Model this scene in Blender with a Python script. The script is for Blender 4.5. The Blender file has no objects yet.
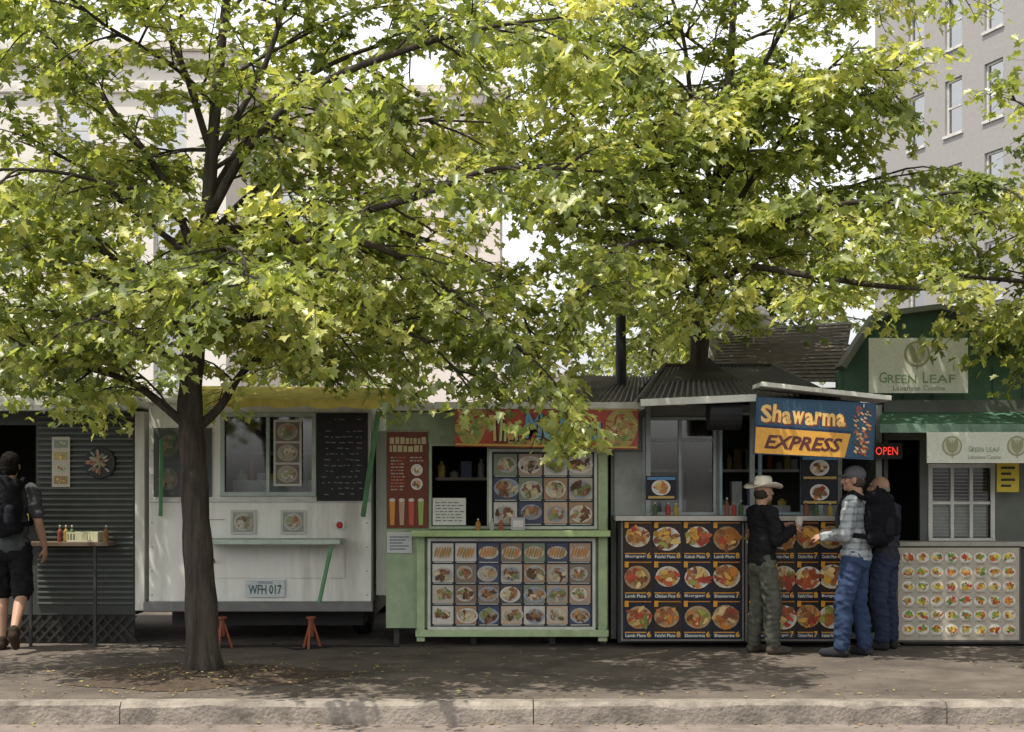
import bpy, math, random
import numpy as np
from mathutils import Vector, Matrix, noise
sc=bpy.context.scene
F=1400.0; CH=1.6; HY=490.0
def X(px,d): return (px-512)*d/F
def Z(py,d): return CH+(HY-py)*d/F
ORG={}
# ------------------------------------------------------------------ materials
MC={}
def M(name,col=(.5,.5,.5),rough=.7,var=.15,scale=3,bump=0.,bscale=40,metal=0.,attr=False,spec=.3,emis=0.,streak=False,dirt=0.,dirtcol=(.06,.05,.04),det=4):
    if name in MC: return MC[name]
    m=bpy.data.materials.new(name); m.use_nodes=True; nt=m.node_tree; n=nt.nodes; l=nt.links
    b=n['Principled BSDF']; tc=n.new('ShaderNodeTexCoord')
    mp=n.new('ShaderNodeMapping'); l.new(tc.outputs['Object'],mp.inputs[0])
    if streak: mp.inputs['Scale'].default_value=(1,1,.12)
    nz=n.new('ShaderNodeTexNoise'); nz.inputs['Scale'].default_value=scale; nz.inputs['Detail'].default_value=det
    nz.inputs['Roughness'].default_value=.65
    l.new(mp.outputs[0],nz.inputs['Vector'])
    mr=n.new('ShaderNodeMapRange'); mr.inputs['From Min'].default_value=.25; mr.inputs['From Max'].default_value=.75
    mr.inputs['To Min'].default_value=1-var; mr.inputs['To Max'].default_value=1+var
    l.new(nz.outputs['Fac'],mr.inputs['Value'])
    vm=n.new('ShaderNodeVectorMath'); vm.operation='SCALE'
    if attr:
        at=n.new('ShaderNodeAttribute'); at.attribute_name='Col'; l.new(at.outputs['Color'],vm.inputs[0])
    else: vm.inputs[0].default_value=col[:3]
    l.new(mr.outputs[0],vm.inputs['Scale'])
    out=vm.outputs[0]
    if dirt>0:
        n2=n.new('ShaderNodeTexNoise'); n2.inputs['Scale'].default_value=scale*.45; n2.inputs['Detail'].default_value=det+1
        n2.inputs['Roughness'].default_value=.7
        l.new(mp.outputs[0],n2.inputs['Vector'])
        m2=n.new('ShaderNodeMapRange'); m2.inputs['From Min'].default_value=.47; m2.inputs['From Max'].default_value=.7
        m2.inputs['To Max'].default_value=dirt; l.new(n2.outputs['Fac'],m2.inputs['Value'])
        mx=n.new('ShaderNodeMix'); mx.data_type='RGBA'; l.new(m2.outputs[0],mx.inputs['Factor'])
        l.new(out,mx.inputs[6]); mx.inputs[7].default_value=(*dirtcol,1); out=mx.outputs[2]
    l.new(out,b.inputs['Base Color'])
    b.inputs['Roughness'].default_value=rough; b.inputs['Metallic'].default_value=metal
    b.inputs['Specular IOR Level'].default_value=spec
    if emis>0:
        l.new(out,b.inputs['Emission Color']); b.inputs['Emission Strength'].default_value=emis
    if bump>0:
        nb=n.new('ShaderNodeTexNoise'); nb.inputs['Scale'].default_value=bscale; nb.inputs['Detail'].default_value=3
        l.new(mp.outputs[0],nb.inputs['Vector'])
        bp=n.new('ShaderNodeBump'); bp.inputs['Strength'].default_value=bump; bp.inputs['Distance'].default_value=.02
        l.new(nb.outputs['Fac'],bp.inputs['Height']); l.new(bp.outputs[0],b.inputs['Normal'])
    MC[name]=m; return m
PAINT=M('coloured_paint',attr=True,rough=.6,var=.16,scale=5,dirt=.3,det=3)
PRINT=M('printed_vinyl',attr=True,rough=.4,var=.12,scale=50,spec=.3,det=2)
METAL=M('dull_metal',attr=True,rough=.45,var=.15,scale=8,metal=.6,dirt=.3)
WHITEPAINT=M('weathered_white_paint',(.70,.70,.65),rough=.45,var=.10,scale=4,streak=True,dirt=.6,dirtcol=(.25,.22,.18),bump=.05,bscale=20)
CLOTH=M('woven_cloth',attr=True,rough=.95,var=.25,scale=9,bump=.3,bscale=60,spec=.1)
SKIN=M('skin',attr=True,rough=.55,var=.08,scale=20,spec=.35)
RUBBER=M('black_rubber',(.02,.02,.02),rough=.8)
def glassmat(name,refl=.2,tint=(.8,.85,.85)):
    m=bpy.data.materials.new(name); m.use_nodes=True; nt=m.node_tree; n=nt.nodes; l=nt.links
    for x in list(n):
        if x.type=='BSDF_PRINCIPLED': n.remove(x)
    o=[x for x in n if x.type=='OUTPUT_MATERIAL'][0]
    t=n.new('ShaderNodeBsdfTransparent'); t.inputs[0].default_value=(*tint,1)
    g=n.new('ShaderNodeBsdfGlossy'); g.inputs['Roughness'].default_value=.06
    nz=n.new('ShaderNodeTexNoise'); nz.inputs['Scale'].default_value=2.5
    bp=n.new('ShaderNodeBump'); bp.inputs['Strength'].default_value=.08; l.new(nz.outputs['Fac'],bp.inputs['Height']); l.new(bp.outputs[0],g.inputs['Normal'])
    mx=n.new('ShaderNodeMixShader'); mx.inputs[0].default_value=refl
    l.new(t.outputs[0],mx.inputs[1]); l.new(g.outputs[0],mx.inputs[2]); l.new(mx.outputs[0],o.inputs[0]); return m
GLASS=glassmat('window_glass')
# ------------------------------------------------------------------ text
TC={}
def tmesh(s,bold=0.,shear=0.):
    k=(s,bold,shear)
    if k in TC: return TC[k]
    cu=bpy.data.curves.new('t','FONT'); cu.body=s; cu.resolution_u=2; cu.offset=bold; cu.shear=shear
    ob=bpy.data.objects.new('t',cu); sc.collection.objects.link(ob)
    dg=bpy.context.evaluated_depsgraph_get(); me=bpy.data.meshes.new_from_object(ob.evaluated_get(dg))
    vs=np.array([(v.co.x,v.co.y) for v in me.vertices]); fs=[list(p.vertices) for p in me.polygons]
    bpy.data.objects.remove(ob); bpy.data.meshes.remove(me); bpy.data.curves.remove(cu)
    vs-=vs.min(0); TC[k]=(vs,fs); return TC[k]
# ------------------------------------------------------------------ mesh builder
class MB:
    def __init__(s): s.v=[];s.f=[];s.m=[];s.c=[];s.mats=[]
    def mi(s,mat):
        if mat not in s.mats: s.mats.append(mat)
        return s.mats.index(mat)
    def add(s,vs,fs,mat=PAINT,col=(1,1,1)):
        o=len(s.v); k=s.mi(mat); s.v+= [tuple(p) for p in vs]
        for f in fs: s.f.append([i+o for i in f]); s.m.append(k); s.c.append(col)
    def box(s,x0,x1,y0,y1,z0,z1,mat=PAINT,col=(1,1,1)):
        x0,x1=min(x0,x1),max(x0,x1); y0,y1=min(y0,y1),max(y0,y1); z0,z1=min(z0,z1),max(z0,z1)
        vs=[(x0,y0,z0),(x1,y0,z0),(x1,y1,z0),(x0,y1,z0),(x0,y0,z1),(x1,y0,z1),(x1,y1,z1),(x0,y1,z1)]
        s.add(vs,[(0,3,2,1),(4,5,6,7),(0,1,5,4),(1,2,6,5),(2,3,7,6),(3,0,4,7)],mat,col)
    def beam(s,p0,p1,w,h,mat=PAINT,col=(1,1,1)):
        p0=Vector(p0);p1=Vector(p1);a=(p1-p0).normalized(); r=a.cross(Vector((0,0,1)))
        if r.length<1e-3: r=Vector((1,0,0))
        r.normalize(); u=r.cross(a); vs=[]
        for p in(p0,p1):
            for sx,sy in((-1,-1),(1,-1),(1,1),(-1,1)): vs.append(p+r*sx*w/2+u*sy*h/2)
        s.add(vs,[(3,2,1,0),(4,5,6,7),(0,1,5,4),(1,2,6,5),(2,3,7,6),(3,0,4,7)],mat,col)
    def rect(s,x0,x1,z0,z1,y,mat=PRINT,col=(1,1,1)):
        s.add([(x0,y,z0),(x1,y,z0),(x1,y,z1),(x0,y,z1)],[(0,1,2,3)],mat,col)
    def disc(s,cx,cz,y,rx,rz,mat=PRINT,col=(1,1,1),n=14,jit=0.,rot=0.,rnd=random):
        vs=[]
        for i in range(n):
            a=2*math.pi*i/n; k=1+jit*(rnd.random()-.5); px=rx*k*math.cos(a); pz=rz*k*math.sin(a)
            vs.append((cx+px*math.cos(rot)-pz*math.sin(rot),y,cz+px*math.sin(rot)+pz*math.cos(rot)))
        s.add(vs,[list(range(n))],mat,col)
    def tube(s,pts,rad,n=8,mat=PAINT,col=(1,1,1),cap=True):
        pts=[Vector(p) for p in pts]; vs=[];fs=[]
        if not hasattr(rad,'__len__'): rad=[rad]*len(pts)
        ref=None
        for i,p in enumerate(pts):
            a=(pts[min(i+1,len(pts)-1)]-pts[max(i-1,0)]).normalized()
            if ref is None: ref=a.orthogonal().normalized()
            u=(ref-a*ref.dot(a))
            if u.length<1e-4:u=a.orthogonal()
            u.normalize(); ref=u; w=a.cross(u)
            for k in range(n):
                t=2*math.pi*k/n; vs.append(p+(u*math.cos(t)+w*math.sin(t))*rad[i])
        for i in range(len(pts)-1):
            for k in range(n):
                a=i*n+k;b=i*n+(k+1)%n; fs.append((a,b,b+n,a+n))
        if cap: fs.append(list(range(n))[::-1]); fs.append([len(vs)-n+k for k in range(n)])
        s.add(vs,fs,mat,col)
    def lathe(s,c,prof,n=20,mat=PAINT,col=(1,1,1),axis='z'):
        vs=[];fs=[]
        for r,z in prof:
            for k in range(n):
                t=2*math.pi*k/n
                if axis=='z': vs.append((c[0]+r*math.cos(t),c[1]+r*math.sin(t),c[2]+z))
                elif axis=='y': vs.append((c[0]+r*math.cos(t),c[1]+z,c[2]-r*math.sin(t)))
                else: vs.append((c[0]+z,c[1]+r*math.cos(t),c[2]+r*math.sin(t)))
        for i in range(len(prof)-1):
            for k in range(n):
                a=i*n+k;b=i*n+(k+1)%n; fs.append((a,b,b+n,a+n))
        fs.append(list(range(n))[::-1]); fs.append([len(vs)-n+k for k in range(n)])
        s.add(vs,fs,mat,col)
    def text(s,t,x0,x1,z0,z1,y,col=(1,1,1),bold=0.,shear=0.,mat=PRINT,rot=0.,fit=True):
        vs,fs=tmesh(t,bold,shear); w,h=vs.max(0)
        sx=(x1-x0)/w; sz=(z1-z0)/h
        if not fit: sx=sz=min(sx,sz)
        cx=(x0+x1)/2;cz=(z0+z1)/2; out=[]
        for a,b in vs:
            px=(a-w/2)*sx;pz=(b-h/2)*sz
            out.append((cx+px*math.cos(rot)-pz*math.sin(rot),y,cz+px*math.sin(rot)+pz*math.cos(rot)))
        s.add(out,fs,mat,col)
    def wall(s,x0,x1,z0,z1,y,th,ops,mat=PAINT,col=(1,1,1)):
        xs=sorted(set([x0,x1]+[min(max(v,x0),x1) for o in ops for v in o[:2]]))
        zs=sorted(set([z0,z1]+[min(max(v,z0),z1) for o in ops for v in o[2:4]]))
        def solid(i,j):
            if i<0 or j<0 or i>=len(xs)-1 or j>=len(zs)-1: return False
            cx=(xs[i]+xs[i+1])/2;cz=(zs[j]+zs[j+1])/2
            return not any(o[0]<cx<o[1] and o[2]<cz<o[3] for o in ops)
        for i in range(len(xs)-1):
            for j in range(len(zs)-1):
                if not solid(i,j): continue
                a,b,c,d=xs[i],xs[i+1],zs[j],zs[j+1]
                s.add([(a,y,c),(b,y,c),(b,y,d),(a,y,d)],[(0,1,2,3)],mat,col)
                s.add([(a,y+th,c),(b,y+th,c),(b,y+th,d),(a,y+th,d)],[(3,2,1,0)],mat,col)
                if not solid(i-1,j): s.add([(a,y,c),(a,y,d),(a,y+th,d),(a,y+th,c)],[(0,1,2,3)],mat,col)
                if not solid(i+1,j): s.add([(b,y,c),(b,y,d),(b,y+th,d),(b,y+th,c)],[(3,2,1,0)],mat,col)
                if not solid(i,j-1): s.add([(a,y,c),(b,y,c),(b,y+th,c),(a,y+th,c)],[(3,2,1,0)],mat,col)
                if not solid(i,j+1): s.add([(a,y,d),(b,y,d),(b,y+th,d),(a,y+th,d)],[(0,1,2,3)],mat,col)
    def build(s,name,parent=None,base=None,bevel=0,smooth=False,local=False,rotbase=None,rz=0.,rx=0.,ry=0.,**props):
        v=np.array(s.v,dtype=float)
        if rz or rx or ry:
            R=np.array(Matrix.Rotation(rz,3,'Z')@Matrix.Rotation(rx,3,'X')@Matrix.Rotation(ry,3,'Y')); p=np.array(rotbase); v=(v-p)@R.T+p
        if parent is not None: o=Vector(ORG.get(parent.name,(0,0,0)))
        elif base is not None: o=Vector(base)
        else:
            mn=v.min(0);mx=v.max(0); o=Vector(((mn[0]+mx[0])/2,(mn[1]+mx[1])/2,mn[2]))
        if local: o=Vector((0,0,0))
        v=v-np.array(o)
        me=bpy.data.meshes.new(name); me.from_pydata([tuple(p) for p in v],[],s.f)
        for m in s.mats: me.materials.append(m)
        me.polygons.foreach_set('material_index',s.m)
        lt=[len(f) for f in s.f]; c=np.repeat(np.array([(*q[:3],1.) for q in s.c]),lt,axis=0)
        at=me.color_attributes.new('Col','FLOAT_COLOR','CORNER'); at.data.foreach_set('color',c.astype(np.float32).ravel())
        if smooth: me.polygons.foreach_set('use_smooth',[True]*len(s.f))
        me.update()
        ob=bpy.data.objects.new(name,me); sc.collection.objects.link(ob)
        if parent is not None: ob.parent=parent
        elif not local: ob.location=o
        ORG[ob.name]=(0,0,0) if local else tuple(o)
        if parent is not None and not local: ORG[ob.name]=ORG[parent.name]
        if bevel:
            bm=ob.modifiers.new('bevel','BEVEL'); bm.width=bevel; bm.segments=2; bm.limit_method='ANGLE'; bm.angle_limit=math.radians(40)
        for k,q in props.items(): ob[k]=q
        return ob
def thing(name,label,category,base,group=None,rz=0.):
    e=bpy.data.objects.new(name,None); e.empty_display_size=.2; sc.collection.objects.link(e); e.location=base
    e.rotation_euler=(0,0,rz); ORG[e.name]=tuple(base); e['label']=label; e['category']=category
    if group: e['group']=group
    return e
# ------------------------------------------------------------------ camera / light
cam=bpy.data.cameras.new('camera'); co=bpy.data.objects.new('camera',cam); sc.collection.objects.link(co)
co.location=(0,0,CH); co.rotation_euler=(math.radians(90),0,0); cam.lens=F/1024*36; cam.sensor_width=36
cam.shift_y=(HY-366)/1024; cam.clip_end=2000; sc.camera=co
SD=Vector((-.30,-.25,.90)).normalized()
w=bpy.data.worlds.new('World'); sc.world=w; w.use_nodes=True; n=w.node_tree.nodes; l=w.node_tree.links
sky=n.new('ShaderNodeTexSky'); sky.sky_type='NISHITA'; sky.sun_disc=False
sky.sun_elevation=math.asin(SD.z); sky.sun_rotation=math.atan2(SD.x,SD.y); sky.dust_density=5; sky.air_density=1.2
hs=n.new('ShaderNodeHueSaturation'); hs.inputs['Saturation'].default_value=.12
tcw=n.new('ShaderNodeTexCoord'); sp=n.new('ShaderNodeSeparateXYZ'); l.new(tcw.outputs['Generated'],sp.inputs[0])
hz=n.new('ShaderNodeMapRange'); hz.interpolation_type='SMOOTHSTEP'; hz.inputs['From Min'].default_value=.30; hz.inputs['From Max'].default_value=.65; hz.inputs['To Min'].default_value=3.2; hz.inputs['To Max'].default_value=.8
l.new(sp.outputs['Z'],hz.inputs['Value']); vs_=n.new('ShaderNodeVectorMath'); vs_.operation='SCALE'
l.new(sky.outputs[0],hs.inputs['Color']); l.new(hs.outputs[0],vs_.inputs[0]); l.new(hz.outputs[0],vs_.inputs['Scale'])
bg=n['Background']; l.new(vs_.outputs[0],bg.inputs[0]); bg.inputs[1].default_value=.12
sl=bpy.data.lights.new('sun','SUN'); sl.energy=5.0; sl.angle=math.radians(.5); sl.color=(1,.94,.82)
so=bpy.data.objects.new('sun',sl); sc.collection.objects.link(so); so.rotation_euler=SD.to_track_quat('Z','Y').to_euler(); so.location=(-5,-5,20)
sc.view_settings.view_transform='Standard'; sc.view_settings.look='None'; sc.view_settings.exposure=0
# ------------------------------------------------------------------ ground
ASPH=M('road_asphalt',(.09,.085,.08),rough=.9,var=.3,scale=2,bump=.4,bscale=120)
SIDE=M('stained_pavement',(.135,.112,.094),rough=.85,var=.45,scale=2.2,bump=.35,bscale=70,dirt=.7,dirtcol=(.040,.034,.031),det=8)
CONC=M('concrete_kerb',(.28,.245,.21),rough=.9,var=.4,scale=5,bump=.6,bscale=35,dirt=.85,dirtcol=(.075,.062,.052),det=8)
GUT=M('gutter_concrete',(.24,.195,.175),rough=.9,var=.35,scale=3,bump=.4,bscale=60,dirt=.6,dirtcol=(.10,.085,.075),det=8)
mb=MB(); mb.add([(-600,-300,-.17),(600,-300,-.17),(600,1200,-.17),(-600,1200,-.17)],[(0,1,2,3)],ASPH); mb.build('ground',base=(0,0,0),kind='structure')
mb=MB(); mb.add([(-80,-6,-.166),(80,-6,-.166),(80,10.0,-.166),(-80,10.0,-.166)],[(0,1,2,3)],ASPH); mb.build('road',base=(0,0,0),kind='structure')
mb=MB(); mb.box(-80,80,10.0,10.52,-.3,-.158,GUT); mb.build('gutter',base=(0,0,0),kind='structure')
rs=random.Random(4)
mb=MB(); xs=[-60,-34,-22,-12]+[X(120,10.5)]+[X(120,10.5)+3.1*k for k in range(1,5)]+[16,30,60]
for a,b in zip(xs[:-1],xs[1:]):
    nn=max(2,int((b-a)/.22)) if b-a<6 else 6; vs=[];N=6
    for i in range(nn+1):
        xx=a+.004+(b-a-.008)*i/nn; j=lambda s:rs.uniform(-s,s); h=.004 if a<X(119,10.5) else .007
        vs+=[(xx,10.49+j(.003),-.3),(xx,10.494+j(.004),-.03+j(.02)),(xx,10.50+j(.006),h-.03+j(.006)),(xx,10.525+j(.006),h+j(.003)),(xx,10.685,h+j(.002)),(xx,10.685,-.3)]
    fs=[(i*N+k,(i+1)*N+k,(i+1)*N+k+1,i*N+k+1) for i in range(nn) for k in range(N-1)]+[tuple(range(N)),tuple(range(nn*N,nn*N+N))[::-1]]
    mb.add(vs,fs,CONC)
mb.build('kerb',base=(0,0,0),kind='structure')
mb=MB()
mb.box(-60,60,10.69,34,-.3,0,SIDE)
mb.build('pavement',base=(0,0,0),kind='structure')
SOIL=M('dry_soil',(.085,.062,.045),rough=1,var=.5,scale=8,bump=1.,bscale=60)
mb=MB(); vs=[];N=36
cx,cy=X(203,12.1),12.02
for r,h in((0.0,.05),(.3,.045),(.62,.025),(.85,.004)):
    for k in range(N):
        a=2*math.pi*k/N; kk=1+.12*math.sin(3*a+1)+.1*math.sin(7*a)
        vs.append((cx+r*kk*1.35*math.cos(a),cy+r*kk*.95*math.sin(a),h+(rs.random()*.02 if r<.8 else 0)))
fs=[(i*N+k,i*N+(k+1)%N,(i+1)*N+(k+1)%N,(i+1)*N+k) for i in range(3) for k in range(N)]
mb.add(vs,fs,SOIL); mb.build('soil_ground',base=(0,0,0),smooth=True,kind='structure')
mb=MB(); 
for i in range(1500):
    if i<620: x=cx+rs.gauss(0,1.0); y=cy+rs.gauss(0,.5)
    elif i<1250: x=rs.uniform(-7,7); y=rs.choice([rs.uniform(10.72,11.2),rs.uniform(10.7,14)])
    else: x=rs.uniform(-7,7); y=10.485-abs(rs.gauss(0,.1))
    if y<10.7 and i<1250: continue
    z=.055 if math.hypot((x-cx)/1.2,y-cy)<.7 else .008
    if y<10.5: z=-.15
    s=rs.uniform(.008,.028); a=rs.random()*6
    c=rs.choice([(.3,.2,.09),(.2,.13,.07),(.35,.3,.12),(.12,.08,.05),(.25,.26,.1)])
    mb.add([(x+s*math.cos(a+t)*q,y+s*math.sin(a+t)*q,z+rs.random()*.01) for t,q in((0,1),(1.4,.6),(3.1,1),(4.6,.6))],[(0,1,2,3)],PAINT,c)
mb.build('fallen_leaves',base=(0,0,0),kind='stuff')
# ------------------------------------------------------------------ food printing
FOOD=[(.55,.2,.05),(.6,.35,.08),(.35,.12,.04),(.7,.5,.15),(.2,.3,.06),(.5,.08,.04),(.75,.65,.45),(.28,.13,.06),(.65,.28,.07),(.12,.22,.05)]
def dish(mb,cx,cz,y,r,rnd,plate=(.75,.72,.66),n=6,oval=1.,pal=FOOD,sp=.5):
    if plate:
        mb.disc(cx,cz,y,r*oval,r,col=plate,n=18); mb.disc(cx,cz,y-.001,r*.82*oval,r*.82,col=tuple(c*.82 for c in plate),n=18)
    sub=[rnd.choice(pal) for _ in range(4)]
    for i in range(n):
        a=rnd.random()*6.28; q=rnd.random()**.7*r*sp; rr=r*rnd.uniform(.14,.40)
        c=sub[int(a/6.28*4)%4] if rnd.random()<.7 else rnd.choice(pal); k=rnd.uniform(.6,1.25)
        mb.disc(cx+q*math.cos(a)*oval,cz+q*math.sin(a)*.9,y-.002-.0004*i,rr*rnd.uniform(.8,1.5),rr*rnd.uniform(.4,.9),col=tuple(x*k for x in c),n=9,jit=.5,rot=rnd.random()*3,rnd=rnd)
def rolls(mb,cx,cz,y,w,rnd):
    mb.disc(cx,cz,y,w*.46,w*.3,col=(.5,.45,.38),n=14)
    for i in range(6):
        mb.disc(cx-w*.32+i*w*.125,cz+rnd.uniform(-.006,.01),y-.002-i*.0006,w*.055,w*.26,col=(.45*rnd.uniform(.6,1.2),.22,.07),n=8,rot=-.3)
# ------------------------------------------------------------------ food carts
def plane_fns(d): return (lambda p:X(p,d)),(lambda p:Z(p,d))
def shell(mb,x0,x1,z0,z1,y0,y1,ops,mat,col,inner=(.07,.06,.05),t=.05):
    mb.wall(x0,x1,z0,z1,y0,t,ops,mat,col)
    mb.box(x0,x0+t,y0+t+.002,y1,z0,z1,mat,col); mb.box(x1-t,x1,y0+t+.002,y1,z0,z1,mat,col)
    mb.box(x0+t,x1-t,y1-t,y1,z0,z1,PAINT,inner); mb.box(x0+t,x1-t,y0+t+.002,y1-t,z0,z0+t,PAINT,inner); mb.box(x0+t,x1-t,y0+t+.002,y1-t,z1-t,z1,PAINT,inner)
def framewin(parent,x0,x1,z0,z1,y,fw,col,mull=(),rails=(),glass=True,name='window'):
    mb=MB(); t=.05
    mb.box(x0-fw,x1+fw,y-.025,y+t,z1,z1+fw,PAINT,col); mb.box(x0-fw,x1+fw,y-.04,y+t,z0-fw,z0,PAINT,col)
    mb.box(x0-fw,x0,y-.025,y+t,z0,z1,PAINT,col); mb.box(x1,x1+fw,y-.025,y+t,z0,z1,PAINT,col)
    for m in mull: mb.box(m-.018,m+.018,y-.015,y+t-.01,z0,z1,PAINT,col)
    for m in rails: mb.box(x0,x1,y-.012,y+t-.012,m-.015,m+.015,PAINT,col)
    f=mb.build(name,parent,bevel=.004)
    if glass:
        g=MB(); g.rect(x0,x1,z0,z1,y+.02,GLASS); gg=g.build('pane',f)
    return f
def lbl(o,l,c,g=None):
    o['label']=l; o['category']=c
    if g:o['group']=g
    return o
def clutter(mb,x0,x1,y,zb,rnd,hmax=.3,cols=((.3,.28,.25),(.45,.1,.05),(.5,.4,.1),(.15,.2,.15),(.5,.5,.48),(.1,.12,.2),(.25,.15,.08))):
    q=x0
    while q<x1-.04:
        wd=rnd.uniform(.04,.14); h=rnd.uniform(.06,hmax); c=rnd.choice(cols)
        if rnd.random()<.45: mb.lathe((q+wd/2,y+rnd.uniform(0,.1),zb),[(wd*.42,0),(wd*.45,h*.7),(wd*.2,h*.85),(wd*.2,h)],12,PAINT,c)
        else: mb.box(q,q+wd*.9,y,y+.15,zb,zb+h,PAINT,c)
        q+=wd+rnd.uniform(0,.05)
# --- cart A : dark slatted kiosk
d=14.6; x,z=plane_fns(d); rr=random.Random(77)
A=thing('food_cart','dark grey slatted food kiosk with white roof edge and shelf','food cart',(x(60),d,0))
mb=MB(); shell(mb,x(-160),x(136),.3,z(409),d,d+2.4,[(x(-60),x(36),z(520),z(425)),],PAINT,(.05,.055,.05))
k=z(603)
while k<z(416):
    mb.beam((x(38),d-.012,k),(x(134),d-.012,k),.03,.022,PAINT,(.10,.112,.10)); k+=.057
mb.build('wall',A,bevel=.003)
mb=MB(); mb.box(x(-170),x(143),d-.35,d+2.6,z(408),z(398),PAINT,(.6,.6,.55)); mb.box(x(-168),x(141),d-.36,d-.34,z(413),z(406),PAINT,(.3,.3,.28)); mb.build('roof',A,bevel=.01)
mb=MB(); mb.box(x(34),x(117),d-.32,d-.03,z(545),z(541),PAINT,(.16,.11,.08))
for p in(40,103): mb.beam((x(p),d-.28,z(545)),(x(p),d-.28,.0),.03,.03,PAINT,(.04,.04,.04))
mb.build('shelf',A,bevel=.003)
mb=MB(); mb.box(x(-60),x(134),d+.02,d+.04,.0,.3,PAINT,(.02,.02,.018))
for i in range(-8,8):
    xx=x(38)+i*.11; 
    mb.beam((xx,d-.02,.02),(xx+.26,d-.02,.29),.006,.025,PAINT,(.028,.025,.022)); mb.beam((xx+.26,d-.012,.02),(xx,d-.012,.29),.006,.025,PAINT,(.025,.022,.02))
mb.build('skirt_lattice',A)
mb=MB(); mb.box(x(-70),x(36),d-.12,d+.3,z(524),z(520),PAINT,(.3,.28,.24)); clutter(mb,x(-20),x(34),d+.05,z(520)+.001,rr); mb.build('counter',A)
mb=MB(); mb.box(x(53),x(71),d-.035,d-.03,z(487),z(437),PAINT,(.45,.42,.34))
for i in range(4): mb.rect(x(55),x(69),z(484-i*12),z(476-i*12),d-.037,col=[(.3,.2,.1),(.4,.4,.3),(.35,.3,.12),(.2,.25,.2)][i]); dish(mb,x(62),z(480-i*12),d-.039,.035,rr,plate=None,n=9,sp=.9,oval=1.4)
lbl(mb.build('poster'),'narrow paper menu pinned to dark slatted wall','poster')
mb=MB(); mb.lathe((x(101),d-.05,z(463)),[(.001,0),(.16,0),(.165,.012),(.165,.03)],28,PAINT,(.03,.03,.03),'y')
rr=random.Random(9)
for i in range(40):
    a=rr.random()*6.28;q=rr.random()*.12; mb.disc(x(101)+q*math.cos(a),z(463)+q*math.sin(a),d-.052-.0005*i,.03,.012,col=rr.choice([(.2,.25,.1),(.3,.2,.1),(.3,.28,.2),(.15,.2,.15),(.3,.12,.1)]),rot=a,jit=.4,rnd=rr)
lbl(mb.build('sign'),'round dark food picture sign on slatted kiosk wall','sign')
mb=MB(); mb.box(x(137.5),x(147),d-.1,d+1.8,.35,z(412),WHITEPAINT); lbl(mb.build('partition_panel',bevel=.006),'narrow white upright panel between two food carts','panel')
# --- cart B: white food truck
d=14.4; x,z=plane_fns(d)
B=thing('food_truck','white food truck with service window, blackboard and yellow awning','truck',(x(262),d,0))
op=[(x(225),x(312),z(492),z(417))]
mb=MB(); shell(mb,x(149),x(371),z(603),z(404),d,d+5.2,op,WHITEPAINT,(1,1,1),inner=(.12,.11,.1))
mb.box(x(150),x(370),d-.02,d-.003,z(502),z(499),METAL,(.45,.45,.43))
mb.box(x(188),x(191),d-.012,d-.003,z(600),z(504),METAL,(.3,.3,.28))
for p in(152,367): 
    for q in range(8): mb.lathe((x(p),d-.008,z(595-q*24)),[(.009,0),(.009,.006)],8,METAL,(.35,.35,.33),'y')
mb.build('body',B,bevel=.008)
mb=MB(); mb.box(x(147),x(373),d-.05,d+5.25,z(404)+.002,z(398),WHITEPAINT); mb.build('roof',B,bevel=.02)
framewin(B,*op[0],d,.045,(.36,.42,.38),mull=(x(268),),rails=())
mb=MB(); mb.box(x(146),x(374),d-.12,d-.021,z(611),z(601),METAL,(.16,.16,.155)); mb.build('bumper',B,bevel=.01)
mb=MB(); mb.box(x(165),x(360),d+.3,d+4.8,z(628),z(606),PAINT,(.02,.02,.02)); mb.build('chassis',B)
for yy,xx in((d+1.2,x(172)),(d+1.2,x(350)),(d+4.,x(172)),(d+4.,x(350))):
    mb=MB(); mb.lathe((xx-.1,yy,.34),[(.2,0),(.31,.01),(.34,.05),(.34,.17),(.31,.21),(.2,.22)],26,RUBBER,axis='x'); wv=mb.build('wheel',B,smooth=False)
    mb=MB(); mb.lathe((xx-.11,yy,.34),[(.03,0),(.17,.02),(.19,.0),(.195,.06)],20,METAL,(.3,.3,.3),'x'); mb.build('rim',wv)
mb=MB(); mb.box(x(208),x(345),d-.42,d-.025,z(543),z(538),METAL,(.38,.45,.38)); 
mb.beam((x(215),d-.03,z(562)),(x(215),d-.38,z(543)),.02,.02,PAINT,(.1,.25,.1)); mb.beam((x(336),d-.38,z(545)),(x(324),d-.36,z(600)),.035,.035,PAINT,(.10,.24,.12))
mb.build('shelf',B,bevel=.004)
mb=MB(); mb.beam((x(165),d-.14,z(440)),(x(163),d-.1,z(516)),.035,.035,PAINT,(.10,.25,.12)); mb.build('awning_support',B)
mb=MB(); mb.beam((x(383),d-.5,z(415)),(x(364),d-.1,z(516)),.04,.04,PAINT,(.10,.25,.12)); mb.build('awning_support',B)
mb=MB()
vs=[(x(203),d-.02,z(386)),(x(398),d-.02,z(388)),(x(403),d-.8,z(397)-.08),(x(205),d-.8,z(395)-.08)]
YEL=(.64,.53,.14)
mb.add(vs,[(0,1,2,3)],CLOTH,YEL); mb.add([(v[0],v[1]+.004,v[2]-.02) for v in vs],[(3,2,1,0)],CLOTH,YEL)
n_=24; a=Vector(vs[3]);b=Vector(vs[2]); top=[a.lerp(b,i/n_) for i in range(n_+1)]
dzs=[.08+.01*math.sin(i*1.3)+rr.uniform(0,.01) for i in range(n_+1)]
for i in range(n_):
    p,q=top[i],top[i+1]
    mb.add([p,q,q-Vector((0,.01*math.sin(i*2.),dzs[i+1])),p-Vector((0,.01*math.sin(i*2.-2),dzs[i]))],[(0,1,2,3)],CLOTH,YEL)
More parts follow.
